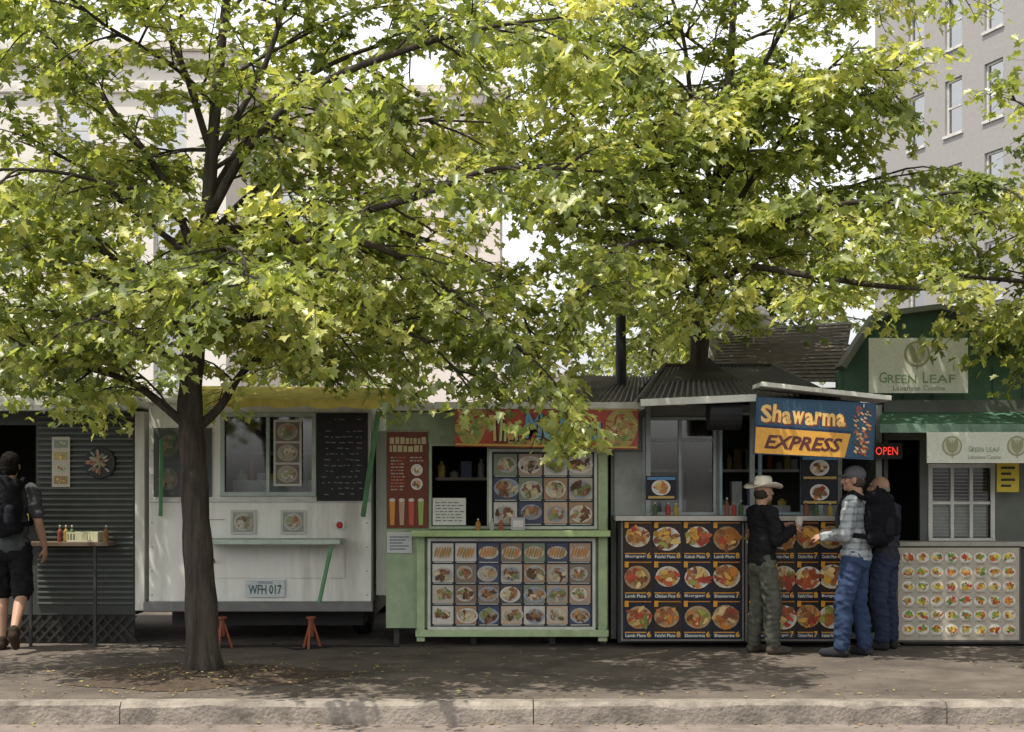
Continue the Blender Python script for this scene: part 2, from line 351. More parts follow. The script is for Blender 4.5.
mb.build('awning',B)
mb=MB(); mb.lathe((x(340),d-.02,z(525)),[(.001,-.03),(.026,-.03),(.036,-.015),(.036,.015)],20,M('red_lamp_lens',(.35,.03,.02),rough=.2),axis='y'); mb.lathe((x(340),d-.019,z(525)),[(.05,-.01),(.05,.016)],20,METAL,(.5,.5,.5),'y'); mb.build('tail_light',B)
mb=MB(); mb.box(x(246),x(285),d-.03,d-.012,z(597),z(580),PRINT,(.50,.54,.53)); mb.text('WFH 017',x(249),x(282),z(594),z(584.5),d-.033,(.05,.12,.12),bold=.02); mb.text('OREGON',x(258),x(273),z(583.5),z(581),d-.033,(.05,.10,.15)); mb.build('licence_plate',B)
mb=MB()
for i in range(3): mb.box(x(196+i*2),x(225+i*40),d-.006,d-.003,z(520+i*22),z(519.2+i*22),METAL,(.3,.3,.29))
mb.box(x(215),x(345),d-.012,d-.003,z(578),z(548),WHITEPAINT); mb.build('hatch',B,bevel=.004)
mb=MB(); mb.box(x(226),x(311),d+.35,d+.9,z(493),z(480),METAL,(.4,.4,.4)); clutter(mb,x(228),x(308),d+.4,z(480)+.001,rr,.25); mb.box(x(226),x(311),d+1.2,d+1.5,z(452),z(449),METAL,(.4,.4,.4)); clutter(mb,x(228),x(308),d+1.25,z(449)+.001,rr,.3); mb.build('work_counter',B)
rr=random.Random(3)
def pic(name,lab,x0,x1,z0,z1,y,rows,cols,bgc,rnd,border=(.5,.5,.46),cellbg=None,grp=None,plate=(.75,.72,.66),n=6,pal=FOOD):
    mb=MB(); mb.box(x0,x1,y,y+.012,z0,z1,PAINT,border); e=.012
    cw=(x1-x0-2*e)/cols; ch=(z1-z0-2*e)/rows
    for i in range(cols):
        for j in range(rows):
            a=x0+e+i*cw; b=z0+e+j*ch; g=min(cw,ch)*.05
            c=cellbg(rnd) if cellbg else bgc
            mb.rect(a+g,a+cw-g,b+g,b+ch-g,y-.003,col=c); dish(mb,a+cw/2,b+ch/2,y-.006,min(cw,ch)*.4,rnd,plate=plate,n=n,oval=min(1.25,cw/ch),pal=pal,sp=.75)
    return lbl(mb.build(name),lab,'poster',grp)
PALE=[(.5,.42,.3),(.35,.3,.2),(.25,.28,.15),(.4,.2,.12),(.55,.5,.42),(.2,.17,.12)]
pic('food_poster','small food photo poster taped under truck window',x(231),x(256),z(534),z(510),d-.02,1,1,(.30,.3,.25),rr,grp='food photos under truck window',n=30,pal=PALE,plate=(.45,.45,.4))
pic('food_poster','small food photo poster taped under truck window',x(281),x(306),z(534),z(510),d-.02,1,1,(.25,.28,.25),rr,grp='food photos under truck window',n=30,pal=PALE,plate=(.45,.45,.4))
pic('food_poster','tall food photo poster inside truck service window',x(274),x(302),z(486),z(420),d-.03,3,1,(.18,.14,.11),rr,n=28,pal=PALE,plate=(.38,.35,.3))
pic('food_poster','faded dark poster on side window of white truck',x(154),x(212),z(497),z(428),d-.02,2,2,(.06,.07,.06),rr,border=(.08,.085,.08),plate=(.12,.13,.11),pal=[(.2,.14,.08),(.1,.14,.07),(.25,.2,.14)],n=24)
mb=MB(); mb.box(x(317),x(368),d-.03,d-.004,z(501),z(413),PAINT,(.015,.016,.018))
for i in range(14):
    yy=419+i*5.7; q=x(321)+rr.uniform(0,.06)
    while q<x(360):
        wd=rr.uniform(.015,.06); zz=z(yy+rr.uniform(0,.8))
        if rr.random()<.75 and q+wd<x(365): mb.add([(q,d-.033,zz-.010),(q+wd,d-.033,zz-.012),(q+wd,d-.033,zz-.002),(q,d-.033,zz)],[(0,1,2,3)],PRINT,(.16,.16,.155))
        q+=wd+rr.uniform(.01,.035)
lbl(mb.build('blackboard'),'black chalkboard menu with white handwriting on truck','menu board')
mb=MB(); mb.box(x(374),x(386),d+.2,d+2.8,z(597),z(430),WHITEPAINT); mb.build('side_panel',B,bevel=.01)
for p in(222,311):
    dd=14.15; mb=MB(); xx=X(p,dd)
    for a in(0,2.1,4.2): mb.beam((xx+.1*math.cos(a+.4),dd+.1*math.sin(a+.4),.0),(xx+.02*math.cos(a),dd+.02*math.sin(a),.25),.022,.022,PAINT,(.26,.07,.03))
    mb.lathe((xx,dd,.12),[(.03,0),(.03,.18),(.05,.18),(.05,.2)],12,PAINT,(.2,.06,.03)); lbl(mb.build('jack_stand'),'orange steel jack stand under white truck','jack stand','jack stands under truck')
mb=MB()
for i in range(3): mb.tube([(X(150+i*60,14.3),14.25+.1*i,.012),(X(200+i*50,14.3),14.1+.15*math.sin(i*2),.012),(X(260+i*40,14.3),14.3,.012),(X(380+i*10,14.3),14.25,.012)],.012,6,PAINT,(.02,.02,.02))
lbl(mb.build('power_cable'),'black power cables lying on pavement beneath truck','cable')
# --- cart C green
d=14.3; x,z=plane_fns(d); LG=(.37,.46,.26)
C=thing('food_cart','pale green food cart with photo menu counter and red sign','food cart',(x(497),d,0))
op=[(x(432),x(487),z(526),z(446))]
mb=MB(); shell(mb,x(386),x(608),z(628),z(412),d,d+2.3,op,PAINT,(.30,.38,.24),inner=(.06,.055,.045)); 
mb.box(x(417),x(425),d-.05,d-.003,z(641),z(531),PAINT,LG); mb.box(x(598),x(607),d-.05,d-.003,z(641),z(440),PAINT,LG)
mb.box(x(417)-.01,x(607)+.01,d-.09,d-.052,z(636),z(629),PAINT,LG)
for p in (392,470,550,602): mb.box(x(p),x(p+6),d+.2,d+.3,0,z(627),PAINT,(.05,.05,.05))
mb.build('body',C,bevel=.006)
mb=MB(); mb.box(x(413),x(609),d-.22,d-.002,z(536),z(530),PAINT,(.40,.53,.24)); mb.build('counter',C,bevel=.005)
mb=MB(); mb.box(x(436),x(642),d-.35,d+2.5,z(411),z(404),WHITEPAINT); mb.box(x(384),x(436),d-.05,d+2.5,z(411),z(404),WHITEPAINT); mb.build('roof',C,bevel=.01)
framewin(C,*op[0],d,.03,(.35,.4,.3),mull=(),glass=False)
rr=random.Random(17)
mb=MB(); mb.box(x(433),x(486),d+.5,d+.9,z(480),z(477),PAINT,(.25,.22,.18)); clutter(mb,x(434),x(484),d+.55,z(477)+.001,rr,.2); mb.build('inner_shelf',C)
def photo_board(x0,x1,z0,z1,y,cols,rows,rnd,lab,toprolls=True):
    mb=MB(); mb.box(x0,x1,y,y+.02,z0,z1,PAINT,(.55,.56,.5)); mb.rect(x0+.03,x1-.03,z0+.03,z1-.03,y-.002,col=(.02,.024,.035))
    cw=(x1-x0-.08)/cols; ch=(z1-z0-.08)/rows
    for i in range(cols):
        for j in range(rows):
            a=x0+.04+i*cw;b=z0+.04+j*ch
            c=rnd.choice([(.4,.28,.2),(.22,.16,.12),(.08,.07,.07),(.35,.22,.13),(.45,.4,.33),(.2,.24,.16),(.06,.07,.12),(.5,.36,.26),(.55,.52,.46)])
            mb.rect(a+.010,a+cw-.010,b+.018,b+ch-.012,y-.004,col=c)
            if toprolls and j>=rows-1: rolls(mb,a+cw/2,b+ch/2,y-.007,cw*.95,rnd)
            else: dish(mb,a+cw/2+rnd.uniform(-.015,.015),b+ch/2+rnd.uniform(-.012,.012),y-.007,ch*rnd.uniform(.32,.40),rnd,oval=rnd.uniform(1.15,1.45),n=26,sp=.8,plate=rnd.choice([(.62,.58,.52),(.5,.46,.4),(.4,.4,.38),(.3,.32,.36)]),pal=[(.3,.14,.06),(.4,.22,.1),(.5,.42,.25),(.2,.25,.08),(.2,.08,.04),(.55,.45,.32),(.12,.06,.03)])
            mb.rect(a+.02,a+cw-.02,b+.004,b+.013,y-.005,col=(.5,.5,.45))
    return lbl(mb.build('menu_board'),lab,'menu board')
photo_board(x(428),x(595),z(629),z(538),d-.065,7,4,rr,'white framed board of many food photos under green counter')
photo_board(x(489),x(597),z(529),z(449),d-.03,4,3,rr,'white board of food photos beside green cart window',False)
mb=MB(); mb.box(x(387),x(428),d-.025,d-.004,z(528),z(432),PAINT,(.16,.045,.025)); mb.box(x(387)-.01,x(428)+.01,d-.03,d-.003,z(432),z(430),PAINT,(.3,.28,.2))
for i in range(2):
    q=x(390)
    while q<x(423): wd=rr.uniform(.02,.05); mb.rect(q,q+wd,z(444+i*8),z(437+i*8+rr.uniform(0,2)),d-.027,col=(.5,.42,.25)); q+=wd+.012
for i in range(17):
    yy=457+i*3.2
    for a,b in((391,406),(410,425)):
        q=x(a); 
        if (yy>462 and yy<490 and a>400) or yy>492: continue
        while q<x(b)-.03: wd=rr.uniform(.015,.05); mb.rect(q,min(q+wd,x(b)),z(yy+1.2),z(yy),d-.027,col=rr.choice([(.45,.36,.27),(.5,.15,.08),(.42,.38,.3)])); q+=wd+.01
for i in range(4):
    cxq=392.5+i*9.5; cc=[(.6,.25,.04),(.45,.3,.2),(.5,.08,.05),(.3,.4,.1)][i]
    mb.add([(x(cxq)-.02,d-.029,z(525)),(x(cxq)+.02,d-.029,z(525)),(x(cxq)+.03,d-.029,z(500)),(x(cxq)-.03,d-.029,z(500))],[(0,1,2,3)],PRINT,cc); mb.disc(x(cxq),z(500),d-.031,.03,.018,col=(.6,.55,.45),rnd=rr)
dish(mb,x(417),z(470),d-.028,.06,rr,n=18); dish(mb,x(417),z(484),d-.042,.06,rr,n=18)
lbl(mb.build('menu_board'),'brown drinks menu board with small lettering on green cart','menu board')
mb=MB(); mb.box(x(387),x(412),d-.02,d-.004,z(553),z(532),PRINT,(.5,.52,.5))
for i in range(5): mb.rect(x(390),x(409-(i%3)*3),z(537.5+i*3),z(536.3+i*3),d-.022,col=(.15,.15,.2))
lbl(mb.build('notice'),'small white printed notice on green cart side','notice')
mb=MB(); mb.box(x(433),x(466),d-.06,d-.045,z(525),z(498),PRINT,(.6,.6,.55))
for i in range(7): 
    q=x(436)
    while q<x(460): wd=rr.uniform(.02,.06); mb.rect(q,q+wd,z(503+i*3),z(502+i*3),d-.063,col=(.15,.15,.15)); q+=wd+.015
lbl(mb.build('notice'),'white handwritten price card in green cart window','notice')
# red sign
ds=14.0; x,z=plane_fns(ds); mb=MB(); mb.box(x(455),x(638),ds-.02,ds+.02,z(448),z(405),PRINT,(.38,.06,.035))
def noodles(mb,cx,cz,y,w,h,rnd,n=45):
    mb.disc(cx,cz,y,w,h,col=(.40,.30,.09),n=20,jit=.15)
    for i in range(n):
        a=rnd.random()*6.28;q=rnd.random()**.6
        mb.disc(cx+w*.9*q*math.cos(a),cz+h*.9*q*math.sin(a),y-.002-.0002*i,rnd.uniform(.02,.06),rnd.uniform(.006,.016),col=rnd.choice([(.5,.38,.1),(.2,.33,.08),(.45,.2,.06),(.55,.47,.22),(.35,.06,.03),(.15,.26,.07)]),n=7,jit=.4,rot=rnd.random()*3,rnd=rnd)
noodles(mb,x(471),z(427),ds-.025,.155,.2,rr,60); noodles(mb,x(621),z(427),ds-.025,.16,.2,rr,60); noodles(mb,x(545),z(442),ds-.0225,.42,.04,rr,40)
for t,a,b,dy,c,rt in(('T',489,500,2,(.55,.42,.14),.05),('h',500,507,2,(.45,.5,.2),-.04),('a',507,514,1,(.55,.3,.1),.03),('i',515,518,1,(.45,.5,.2),0),('M',525,542,-1,(.13,.30,.46),-.05),('e',543,553,0,(.2,.4,.5),.06),('M',560,577,1,(.13,.30,.46),.04),('a',578,589,2,(.2,.4,.5),-.05),('u',590,601,0,(.13,.30,.46),.06)):
    hh=26 if t in'MTh' else 19
    mb.text(t,x(a)+.014,x(b)+.014,z(440+dy)-.014,z(440-hh+dy)-.014,ds-.036,(.05,.015,.015),bold=.05,rot=rt); mb.text(t,x(a),x(b),z(440+dy),z(440-hh+dy),ds-.039,c,bold=.035,rot=rt)
mb.rect(x(456),x(637),z(409.5),z(407),ds-.0335,col=(.5,.33,.08)); mb.rect(x(456),x(637),z(447),z(445),ds-.0415,col=(.5,.33,.08))
lbl(mb.build('shop_sign',rotbase=(x(546),ds,z(427)),ry=math.radians(1)),'red shop sign with blue letters and noodle pictures over cart','sign')
# --- cart D
d=14.5; x,z=plane_fns(d)
D=thing('food_cart','grey food stand with dark low roof and open kitchen','food cart',(x(745),d,0))
mb=MB(); op=[(x(645),x(713),z(512),z(420)),(x(722),x(800),z(512),z(415))]
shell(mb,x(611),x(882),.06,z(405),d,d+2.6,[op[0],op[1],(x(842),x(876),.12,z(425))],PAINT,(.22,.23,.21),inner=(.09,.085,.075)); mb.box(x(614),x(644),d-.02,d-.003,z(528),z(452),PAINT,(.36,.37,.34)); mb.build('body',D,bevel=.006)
framewin(D,*op[0],d,.03,(.38,.42,.42),rails=(z(440),),mull=(x(680),)); framewin(D,*op[1],d,.03,(.32,.42,.45),mull=(x(760),),glass=False)
mb=MB(); mb.box(x(612),x(846),d-.48,d-.003,z(520),z(515),METAL,(.42,.4,.36)); mb.box(x(616),x(842),d-.3,d-.003,.05,z(521),PAINT,(.04,.04,.045)); mb.build('counter',D,bevel=.005)
CORR=M('dark_corrugated_roof',(.06,.056,.053),rough=.5,var=.35,scale=3,metal=.3,dirt=.5,dirtcol=(.12,.09,.065))
def corr(p00,p10,p11,p01,n,amp,mat,col=(1,1,1),mb=None):
    p00,p10,p11,p01=[Vector(p) for p in(p00,p10,p11,p01)]; nr=(p10-p00).cross(p01-p00).normalized(); vs=[]
    if nr.z<0:nr=-nr
    for j in(0,1):
        for i in range(n*4+1):
            t=i/(n*4); p=p00.lerp(p10,t) if j==0 else p01.lerp(p11,t); vs.append(p+nr*amp*math.sin(t*n*2*math.pi))
    N=n*4+1; mb.add(vs,[(i,i+1,i+1+N,i+N) for i in range(N-1)],mat,col)
mb=MB(); y0=13.55; ya=15.6
eL=(X(640,y0),y0,Z(399,y0)); eR=(X(838,y0),y0,Z(399,y0)); aL=(X(664,ya),ya,Z(366,ya)); aR=(X(772,ya),ya,Z(366,ya)); bL=(eL[0],17.6,eL[2]); bR=(eR[0],17.6,eR[2])
corr(eL,eR,aR,aL,30,.012,CORR,mb=mb); corr(bL,eL,aL,aL,14,.012,CORR,mb=mb); corr(eR,bR,aR,aR,14,.012,CORR,mb=mb)
for a,b in((eL,aL),(eR,aR),(aL,aR)): mb.tube([a,b],.03,6,CORR)
mb.build('roof',D)
mb=MB(); kk=Vector((X(700,15.2),15.2,Z(350,15.2)))
base4=[(X(652,14.5),14.5,Z(384,14.5)),(X(750,14.5),14.5,Z(384,14.5)),(X(750,15.9),15.9,Z(386,14.5)),(X(652,15.9),15.9,Z(386,14.5))]
for i in range(4):
    p=Vector(base4[i]);q=Vector(base4[(i+1)%4]); m1=p.lerp(kk,.5)-Vector((0,0,.05)); m2=q.lerp(kk,.5)-Vector((0,0,.05)); mb.add([p,q,m2,m1],[(0,1,2,3)],CORR); mb.add([m1,m2,kk],[(0,1,2)],CORR)
mb.build('canvas_peak',D)
mb=MB(); mb.beam((X(640,y0),y0-.03,Z(403,y0)),(X(756,y0),y0-.03,Z(398,y0)),.05,.07,WHITEPAINT); mb.beam((X(756,y0),y0-.03,Z(386,y0)),(X(884,y0),y0-.03,Z(400,y0)),.5,.045,WHITEPAINT); mb.build('fascia',D,bevel=.006)
for p in(648,752,820):
    mb=MB(); mb.beam((X(p,14.25),14.25,1.3),(X(p,14.25),14.25,2.5),.05,.05,PAINT,(.3,.33,.32)); mb.build('post',D,bevel=.004)
mb=MB(); mb.tube([(x(698),13.75,z(417)),(x(728),13.75,z(417))],.17,18,PAINT,(.02,.02,.022)); mb.build('rolled_blind',D)
mb=MB(); mb.box(x(650),x(700),d+.6,d+1.1,z(515),z(500),METAL,(.3,.3,.3)); clutter(mb,x(650),x(710),d+.65,z(500)+.001,rr,.35); mb.box(x(650),x(840),d+1.6,d+1.9,z(470),z(467),METAL,(.4,.4,.38)); clutter(mb,x(655),x(835),d+1.65,z(467)+.001,rr,.3); mb.box(x(722),x(800),d+.5,d+1.,z(515),z(506),METAL,(.4,.4,.4)); clutter(mb,x(724),x(800),d+.6,z(506)+.001,rr,.28); mb.build('kitchen_shelf',D)
mb=MB(); corr((X(505,14.8),14.8,Z(402,14.8)),(X(660,14.8),14.8,Z(402,14.8)),(X(650,17.2),17.2,Z(376,17.2)),(X(575,17.2),17.2,Z(376,17.2)),26,.015,CORR,mb=mb); mb.box(X(575,17),X(650,17),17.1,17.3,0,Z(382,17.2),PAINT,(.1,.1,.1))
lbl(mb.build('shed_roof'),'sloping corrugated metal shed roof behind green cart','shed')
CAP=['Kabab Plate','Chicken Plate','Burger','Shawarma','Gyro Plate','Falafel Plate','Combo Plate','Lamb Plate']
d2=14.1; x,z=plane_fns(d2); rr=random.Random(23)
def shaw(px0,px1,cols,lab):
    mb=MB(); x0,x1=x(px0),x(px1);z0,z1=z(641),z(518); mb.box(x0,x1,d2,d2+.03,z0,z1,PAINT,(.16,.15,.14)); rows=3
    cw=(x1-x0-.05)/cols; ch=(z1-z0-.05)/rows
    mb.rect(x0+.02,x1-.02,z0+.02,z1-.02,d2-.002,col=(.012,.012,.016))
    WARM=[(.5,.18,.03),(.6,.32,.05),(.42,.09,.03),(.65,.45,.16),(.26,.28,.06),(.45,.06,.03),(.36,.14,.04),(.7,.5,.25),(.42,.19,.05),(.28,.10,.04),(.22,.08,.03)]
    for i in range(cols):
        for j in range(rows):
            a=x0+.025+i*cw;b=z0+.025+j*ch
            mb.rect(a+.006,a+cw-.006,b+.006,b+ch-.006,d2-.004,col=rr.choice([(.03,.018,.012),(.014,.016,.03),(.02,.014,.012)]))
            dish(mb,a+cw*.5+rr.uniform(-.012,.012),b+ch*.56+rr.uniform(-.01,.01),d2-.007,ch*rr.uniform(.26,.31),rr,n=38,plate=rr.choice([(.7,.66,.58),(.6,.52,.4),(.65,.58,.5),(.4,.27,.14)]),oval=rr.uniform(1.05,1.2),sp=.85,pal=WARM)
            mb.rect(a+.012,a+cw-.012,b+.010,b+.058,d2-.0255,col=(.03,.045,.09)); mb.rect(a+.012,a+cw-.07,b+.060,b+.070,d2-.0257,col=(.6,.28,.03))
            mb.text(rr.choice(CAP),a+.018,a+cw-.075,b+.018,b+.050,d2-.0265,(.75,.68,.5),bold=.01)
            mb.text(str(rr.choice([7,8,9,6])),a+cw-.064,a+cw-.024,b+.016,b+.075,d2-.0268,(.7,.36,.03),bold=.03)
            mb.rect(a+.01,a+.05,b+ch-.075,b+ch-.015,d2-.0255,col=(.65,.3,.03)); mb.rect(a+.05,a+cw-.02,b+ch-.028,b+ch-.018,d2-.0255,col=(.5,.2,.03))
    return lbl(mb.build('menu_board'),lab,'menu board','black food photo boards on stand counter')
shaw(621,744,4,'black board with plates of grilled food and orange captions')
shaw(745.5,846,4,'black board with plates of grilled food and orange captions')
d3=14.22; x,z=plane_fns(d3)
for (a,b,c,e,cc,rw) in((646,676,500,476,1,1),(801,838,505,456,1,2)):
    mb=MB(); mb.box(x(a),x(b),d3,d3+.02,z(c),z(e),PAINT,(.02,.02,.03)); h=(z(e)-z(c))/rw
    for j in range(rw):
        dish(mb,(x(a)+x(b))/2,z(c)+h*(j+.52),d3-.004,h*.33,rr,n=26,oval=1.2,sp=.7); mb.rect(x(a)+.02,x(b)-.02,z(c)+h*j+.015,z(c)+h*j+.04,d3-.020,col=(.5,.35,.1))
    mb.rect(x(a)+.01,x(b)-.01,z(e)-.04,z(e)-.01,d3-.021,col=(.10,.25,.45)); lbl(mb.build('food_poster'),'small black food picture card hanging above counter','poster')
# shawarma sign
ds=13.3; x,z=plane_fns(ds); mb=MB(); mb.box(x(755),x(875),ds,ds+.03,z(457),z(400),PRINT,(.02,.06,.12))
mb.rect(x(757),x(873),z(455),z(402),ds-.002,col=(.028,.075,.13))
mb.add([(x(756),ds-.004,z(456)),(x(846),ds-.004,z(456)),(x(851),ds-.004,z(432)),(x(756),ds-.004,z(430))],[(0,1,2,3)],PRINT,(.70,.36,.06))
mb.add([(x(756),ds-.003,z(432)),(x(852),ds-.003,z(433)),(x(852),ds-.003,z(429.5)),(x(756),ds-.003,z(427.5))],[(0,1,2,3)],PRINT,(.012,.03,.08))
cxs=760
for i,chh in enumerate('Shawarma'):
    wd={'S':11,'h':9,'a':9,'w':12,'r':7,'m':13}[chh]; hh=18 if chh in'Sh' else 13; dy=[0,-.8,.6,0,.8,-.4,.3,.5][i]; rt=[.06,-.05,.05,-.03,.06,-.06,.02,.07][i]
    mb.text(chh,x(cxs)+.012,x(cxs+wd)+.012,z(425+dy)-.012,z(425-hh+dy)-.012,ds-.005,(.3,.06,.02),bold=.05,rot=rt)
    mb.text(chh,x(cxs),x(cxs+wd),z(425+dy),z(425-hh+dy),ds-.007,(.80,.52,.18),bold=.035,rot=rt); cxs+=wd+.8
mb.text('EXPRESS',x(765),x(843),z(451),z(437),ds-.007,(.10,.03,.03),bold=.03,shear=.3)
for i in range(90):
    t=rr.random(); wd=.035+.05*(1-abs(t-.65)); mb.disc(x(862)+rr.uniform(-1,1)*wd,z(453-t*48),ds-.005-.00012*i,rr.uniform(.008,.028),rr.uniform(.005,.012),col=rr.choice([(.38,.1,.04),(.5,.2,.06),(.28,.07,.03),(.6,.33,.14),(.22,.05,.03),(.7,.5,.3)]),n=8,jit=.6,rot=-.5+rr.uniform(-.3,.3),rnd=rr)
mb.beam((x(862),ds-.020,z(405)),(x(862),ds-.020,z(401.5)),.012,.012,METAL,(.5,.5,.5))
lbl(mb.build('shop_sign',rotbase=(x(815),ds,z(428)),ry=math.radians(3)),'blue and orange sign with yellow lettering hanging from canopy','sign')
d=14.4; x,z=plane_fns(d); mb=MB(); mb.box(x(869),x(902),d-.02,d+.02,z(459),z(443),PAINT,(.02,.02,.02))
mb.text('OPEN',x(875),x(897),z(455),z(447),d-.03,(1.,.10,.05),mat=M('neon_red',(1,.06,.04),emis=.9,var=.02))
lbl(mb.build('neon_sign'),'red lit neon sign in dark window','neon sign')
# --- cart E
d=14.7; x,z=plane_fns(d); GR=(.10,.19,.13)
E=thing('food_cart','green food stand with white window, awning and gabled wall','food cart',(x(960),d,0))
mb=MB(); op=[(x(932),x(990),z(538),z(468)),(x(888),x(920),.15,z(440))]
shell(mb,x(884),x(1080),.04,z(400),d,d+2.4,op,PAINT,(.12,.13,.11),inner=(.05,.045,.04)); mb.build('body',E,bevel=.006)
framewin(E,*op[0],d,.045,(.58,.58,.53),mull=(x(952),x(971)),rails=(z(503),))
mb=MB(); mb.box(x(933),x(989),d+.09,d+.11,z(537),z(500),PAINT,(.35,.36,.33))
for i in range(20): mb.box(x(933),x(989),d+.07,d+.085,z(536-i*3.4),z(535.2-i*3.4),PAINT,(.5,.5,.46))
mb.build('blind',E)
mb=MB(); y1=14.9
pts=[(838,400),(838,372),(872,320),(935,312),(1090,352),(1090,400)]
f=[(X(a,y1),y1,Z(b,y1)) for a,b in pts]; bk=[(X(a,y1),y1+.12,Z(b,y1)) for a,b in pts]; N=6
mb.add(f+bk,[list(range(N)),list(range(N,2*N))[::-1]]+[((i+1)%N,i,i+N,(i+1)%N+N) for i in range(N)],PAINT,GR)
for i in range(9): mb.box(X(842+i*30,y1),X(843+i*30,y1),y1-.012,y1-.001,Z(399,y1),Z(366,y1),PAINT,(.07,.14,.10))
mb.build('gable_wall',E)
mb=MB(); 
for (a,b),(c,e) in zip(pts[1:-1],pts[2:]):
    if a==c: continue
    mb.beam((X(a,y1),y1-.1,Z(b,y1)+.03),(X(c,y1),y1-.1,Z(e,y1)+.03),.3,.06,PAINT,(.16,.17,.14))
mb.build('roof_trim',E,bevel=.006)
SHIN=M('brown_shingle',(.12,.095,.078),rough=.95,var=.35,scale=9)
mb=MB(); a=Vector((X(708,15.2),15.2,Z(382,15.2)));b=Vector((X(842,15.2),15.2,Z(382,15.2)));c=Vector((X(852,17.5),17.5,Z(322,17.5)));e=Vector((X(722,17.5),17.5,Z(330,17.5)))
NR=17
for j in range(NR):
    l0=a.lerp(e,j/NR);r0=b.lerp(c,j/NR);l1=a.lerp(e,(j+1.1)/NR);r1=b.lerp(c,(j+1.1)/NR); up=Vector((0,-.006,.013)); nt=24; of=.5*(j%2)
    for i in range(nt):
        t0=max(0,(i-of+.03)/nt); t1=min(1,(i-of+.97)/nt)
        p=l0.lerp(r0,t0)+up;q=l0.lerp(r0,t1)+up;r=l1.lerp(r1,t1);s_=l1.lerp(r1,t0)
        jj=Vector((0,0,rr.uniform(-.003,.003))); k_=rr.uniform(.75,1.25); mb.add([p+jj,q+jj,r,s_,p-up+jj,q-up+jj],[(0,1,2,3),(4,5,1,0)],PAINT,(.17*k_,.143*k_,.122*k_))
mb.add([a,b,c,e],[(0,1,2,3)],SHIN); mb.build('shingle_roof',E)
mb=MB(); mb.box(X(706,16),X(845,16),15.3,17.4,2.4,2.72,PAINT,(.05,.05,.045)); mb.build('roof_base',E)
AW=(.08,.16,.11)
mb=MB(); y0=13.9; vs=[(X(880,d),d-.01,Z(412,d)),(X(1085,d),d-.01,Z(412,d)),(X(1085,y0),y0,Z(424,y0)),(X(880,y0),y0,Z(424,y0))]
mb.add(vs,[(0,1,2,3)],CLOTH,AW); nn=20
for i in range(nn):
    p=Vector(vs[3]).lerp(Vector(vs[2]),i/nn);q=Vector(vs[3]).lerp(Vector(vs[2]),(i+1)/nn); w0=.012*math.sin(i*1.9); w1_=.012*math.sin((i+1)*1.9)
    mb.add([p,q,q-Vector((0,w1_,.085)),p-Vector((0,w0,.085))],[(0,1,2,3)],CLOTH,(.17,.26,.20))
mb.build('awning',E)
OL=(.27,.28,.16)
def emblem(mb,cx,cz,r,dd):
    mb.disc(cx,cz,dd-.003,r,r,col=OL,n=24); mb.disc(cx,cz,dd-.0045,r*.84,r*.84,col=(.46,.46,.36),n=24)
    mb.disc(cx-r*.3,cz,dd-.006,r*.27,r*.7,col=OL,rot=.25); mb.disc(cx+r*.3,cz,dd-.0062,r*.27,r*.7,col=OL,rot=-.25); mb.rect(cx-.006,cx+.006,cz-r*1.2,cz+r*.6,dd-.008,col=OL)
def greenleaf(mb,x,z,cx,w_,ty,h,dd,TXT=(.20,.30,.15)):
    mb.text('G',x(cx-w_),x(cx-w_+w_*.2),z(ty),z(ty-h),dd-.004,TXT,bold=.01); mb.text('REEN',x(cx-w_*.78),x(cx-w_*.05),z(ty),z(ty-h*.76),dd-.004,TXT,bold=.01)
    mb.text('L',x(cx+w_*.12),x(cx+w_*.26),z(ty),z(ty-h),dd-.004,TXT,bold=.01); mb.text('EAF',x(cx+w_*.3),x(cx+w_*.95),z(ty),z(ty-h*.76),dd-.004,TXT,bold=.01)
dd=14.5; x,z=plane_fns(dd); mb=MB(); mb.box(x(869),x(968),dd,dd+.02,z(393),z(338),PRINT,(.62,.63,.54)); emblem(mb,x(917),z(354),.135,dd); greenleaf(mb,x,z,918,39,383,11,dd); mb.text('Lebanese Cuisine',x(893),x(945),z(390.5),z(385.5),dd-.004,(.2,.22,.15))
lbl(mb.build('shop_sign'),'white sign with leaf emblem on green gable wall','sign')
dd=13.85; x,z=plane_fns(dd); mb=MB(); mb.box(x(927),x(1110),dd,dd+.02,z(463),z(432),PRINT,(.58,.59,.50)); emblem(mb,x(952),z(446),.10,dd); emblem(mb,x(1017),z(446),.10,dd); mb.text('Lebanese Cuisine',x(968),x(1001),z(459),z(455),dd-.004,(.2,.22,.15)); greenleaf(mb,x,z,1062,28,452,8,dd)
greenleaf(mb,x,z,984.5,16,452,6,dd)
lbl(mb.build('shop_sign'),'white banner with leaf emblems hanging from green awning','sign')
d=14.5; x,z=plane_fns(d)
mb=MB(); mb.box(x(997),x(1019),d,d+.02,z(492),z(462),PRINT,(.6,.46,.04))
for i in range(4): mb.rect(x(1001),x(1015-(i%2)*4),z(469+i*6),z(466.5+i*6),d-.003,col=(.04,.04,.03))
lbl(mb.build('notice'),'small yellow notice on green stand','notice')
d=14.3; x,z=plane_fns(d); mb=MB(); x0,x1,z0,z1=x(896),x(1021),z(642),z(546); mb.box(x0,x1,d,d+.03,z0,z1,PAINT,(.10,.09,.08)); mb.rect(x0+.02,x1-.02,z0+.02,z1-.02,d-.002,col=(.42,.38,.31))
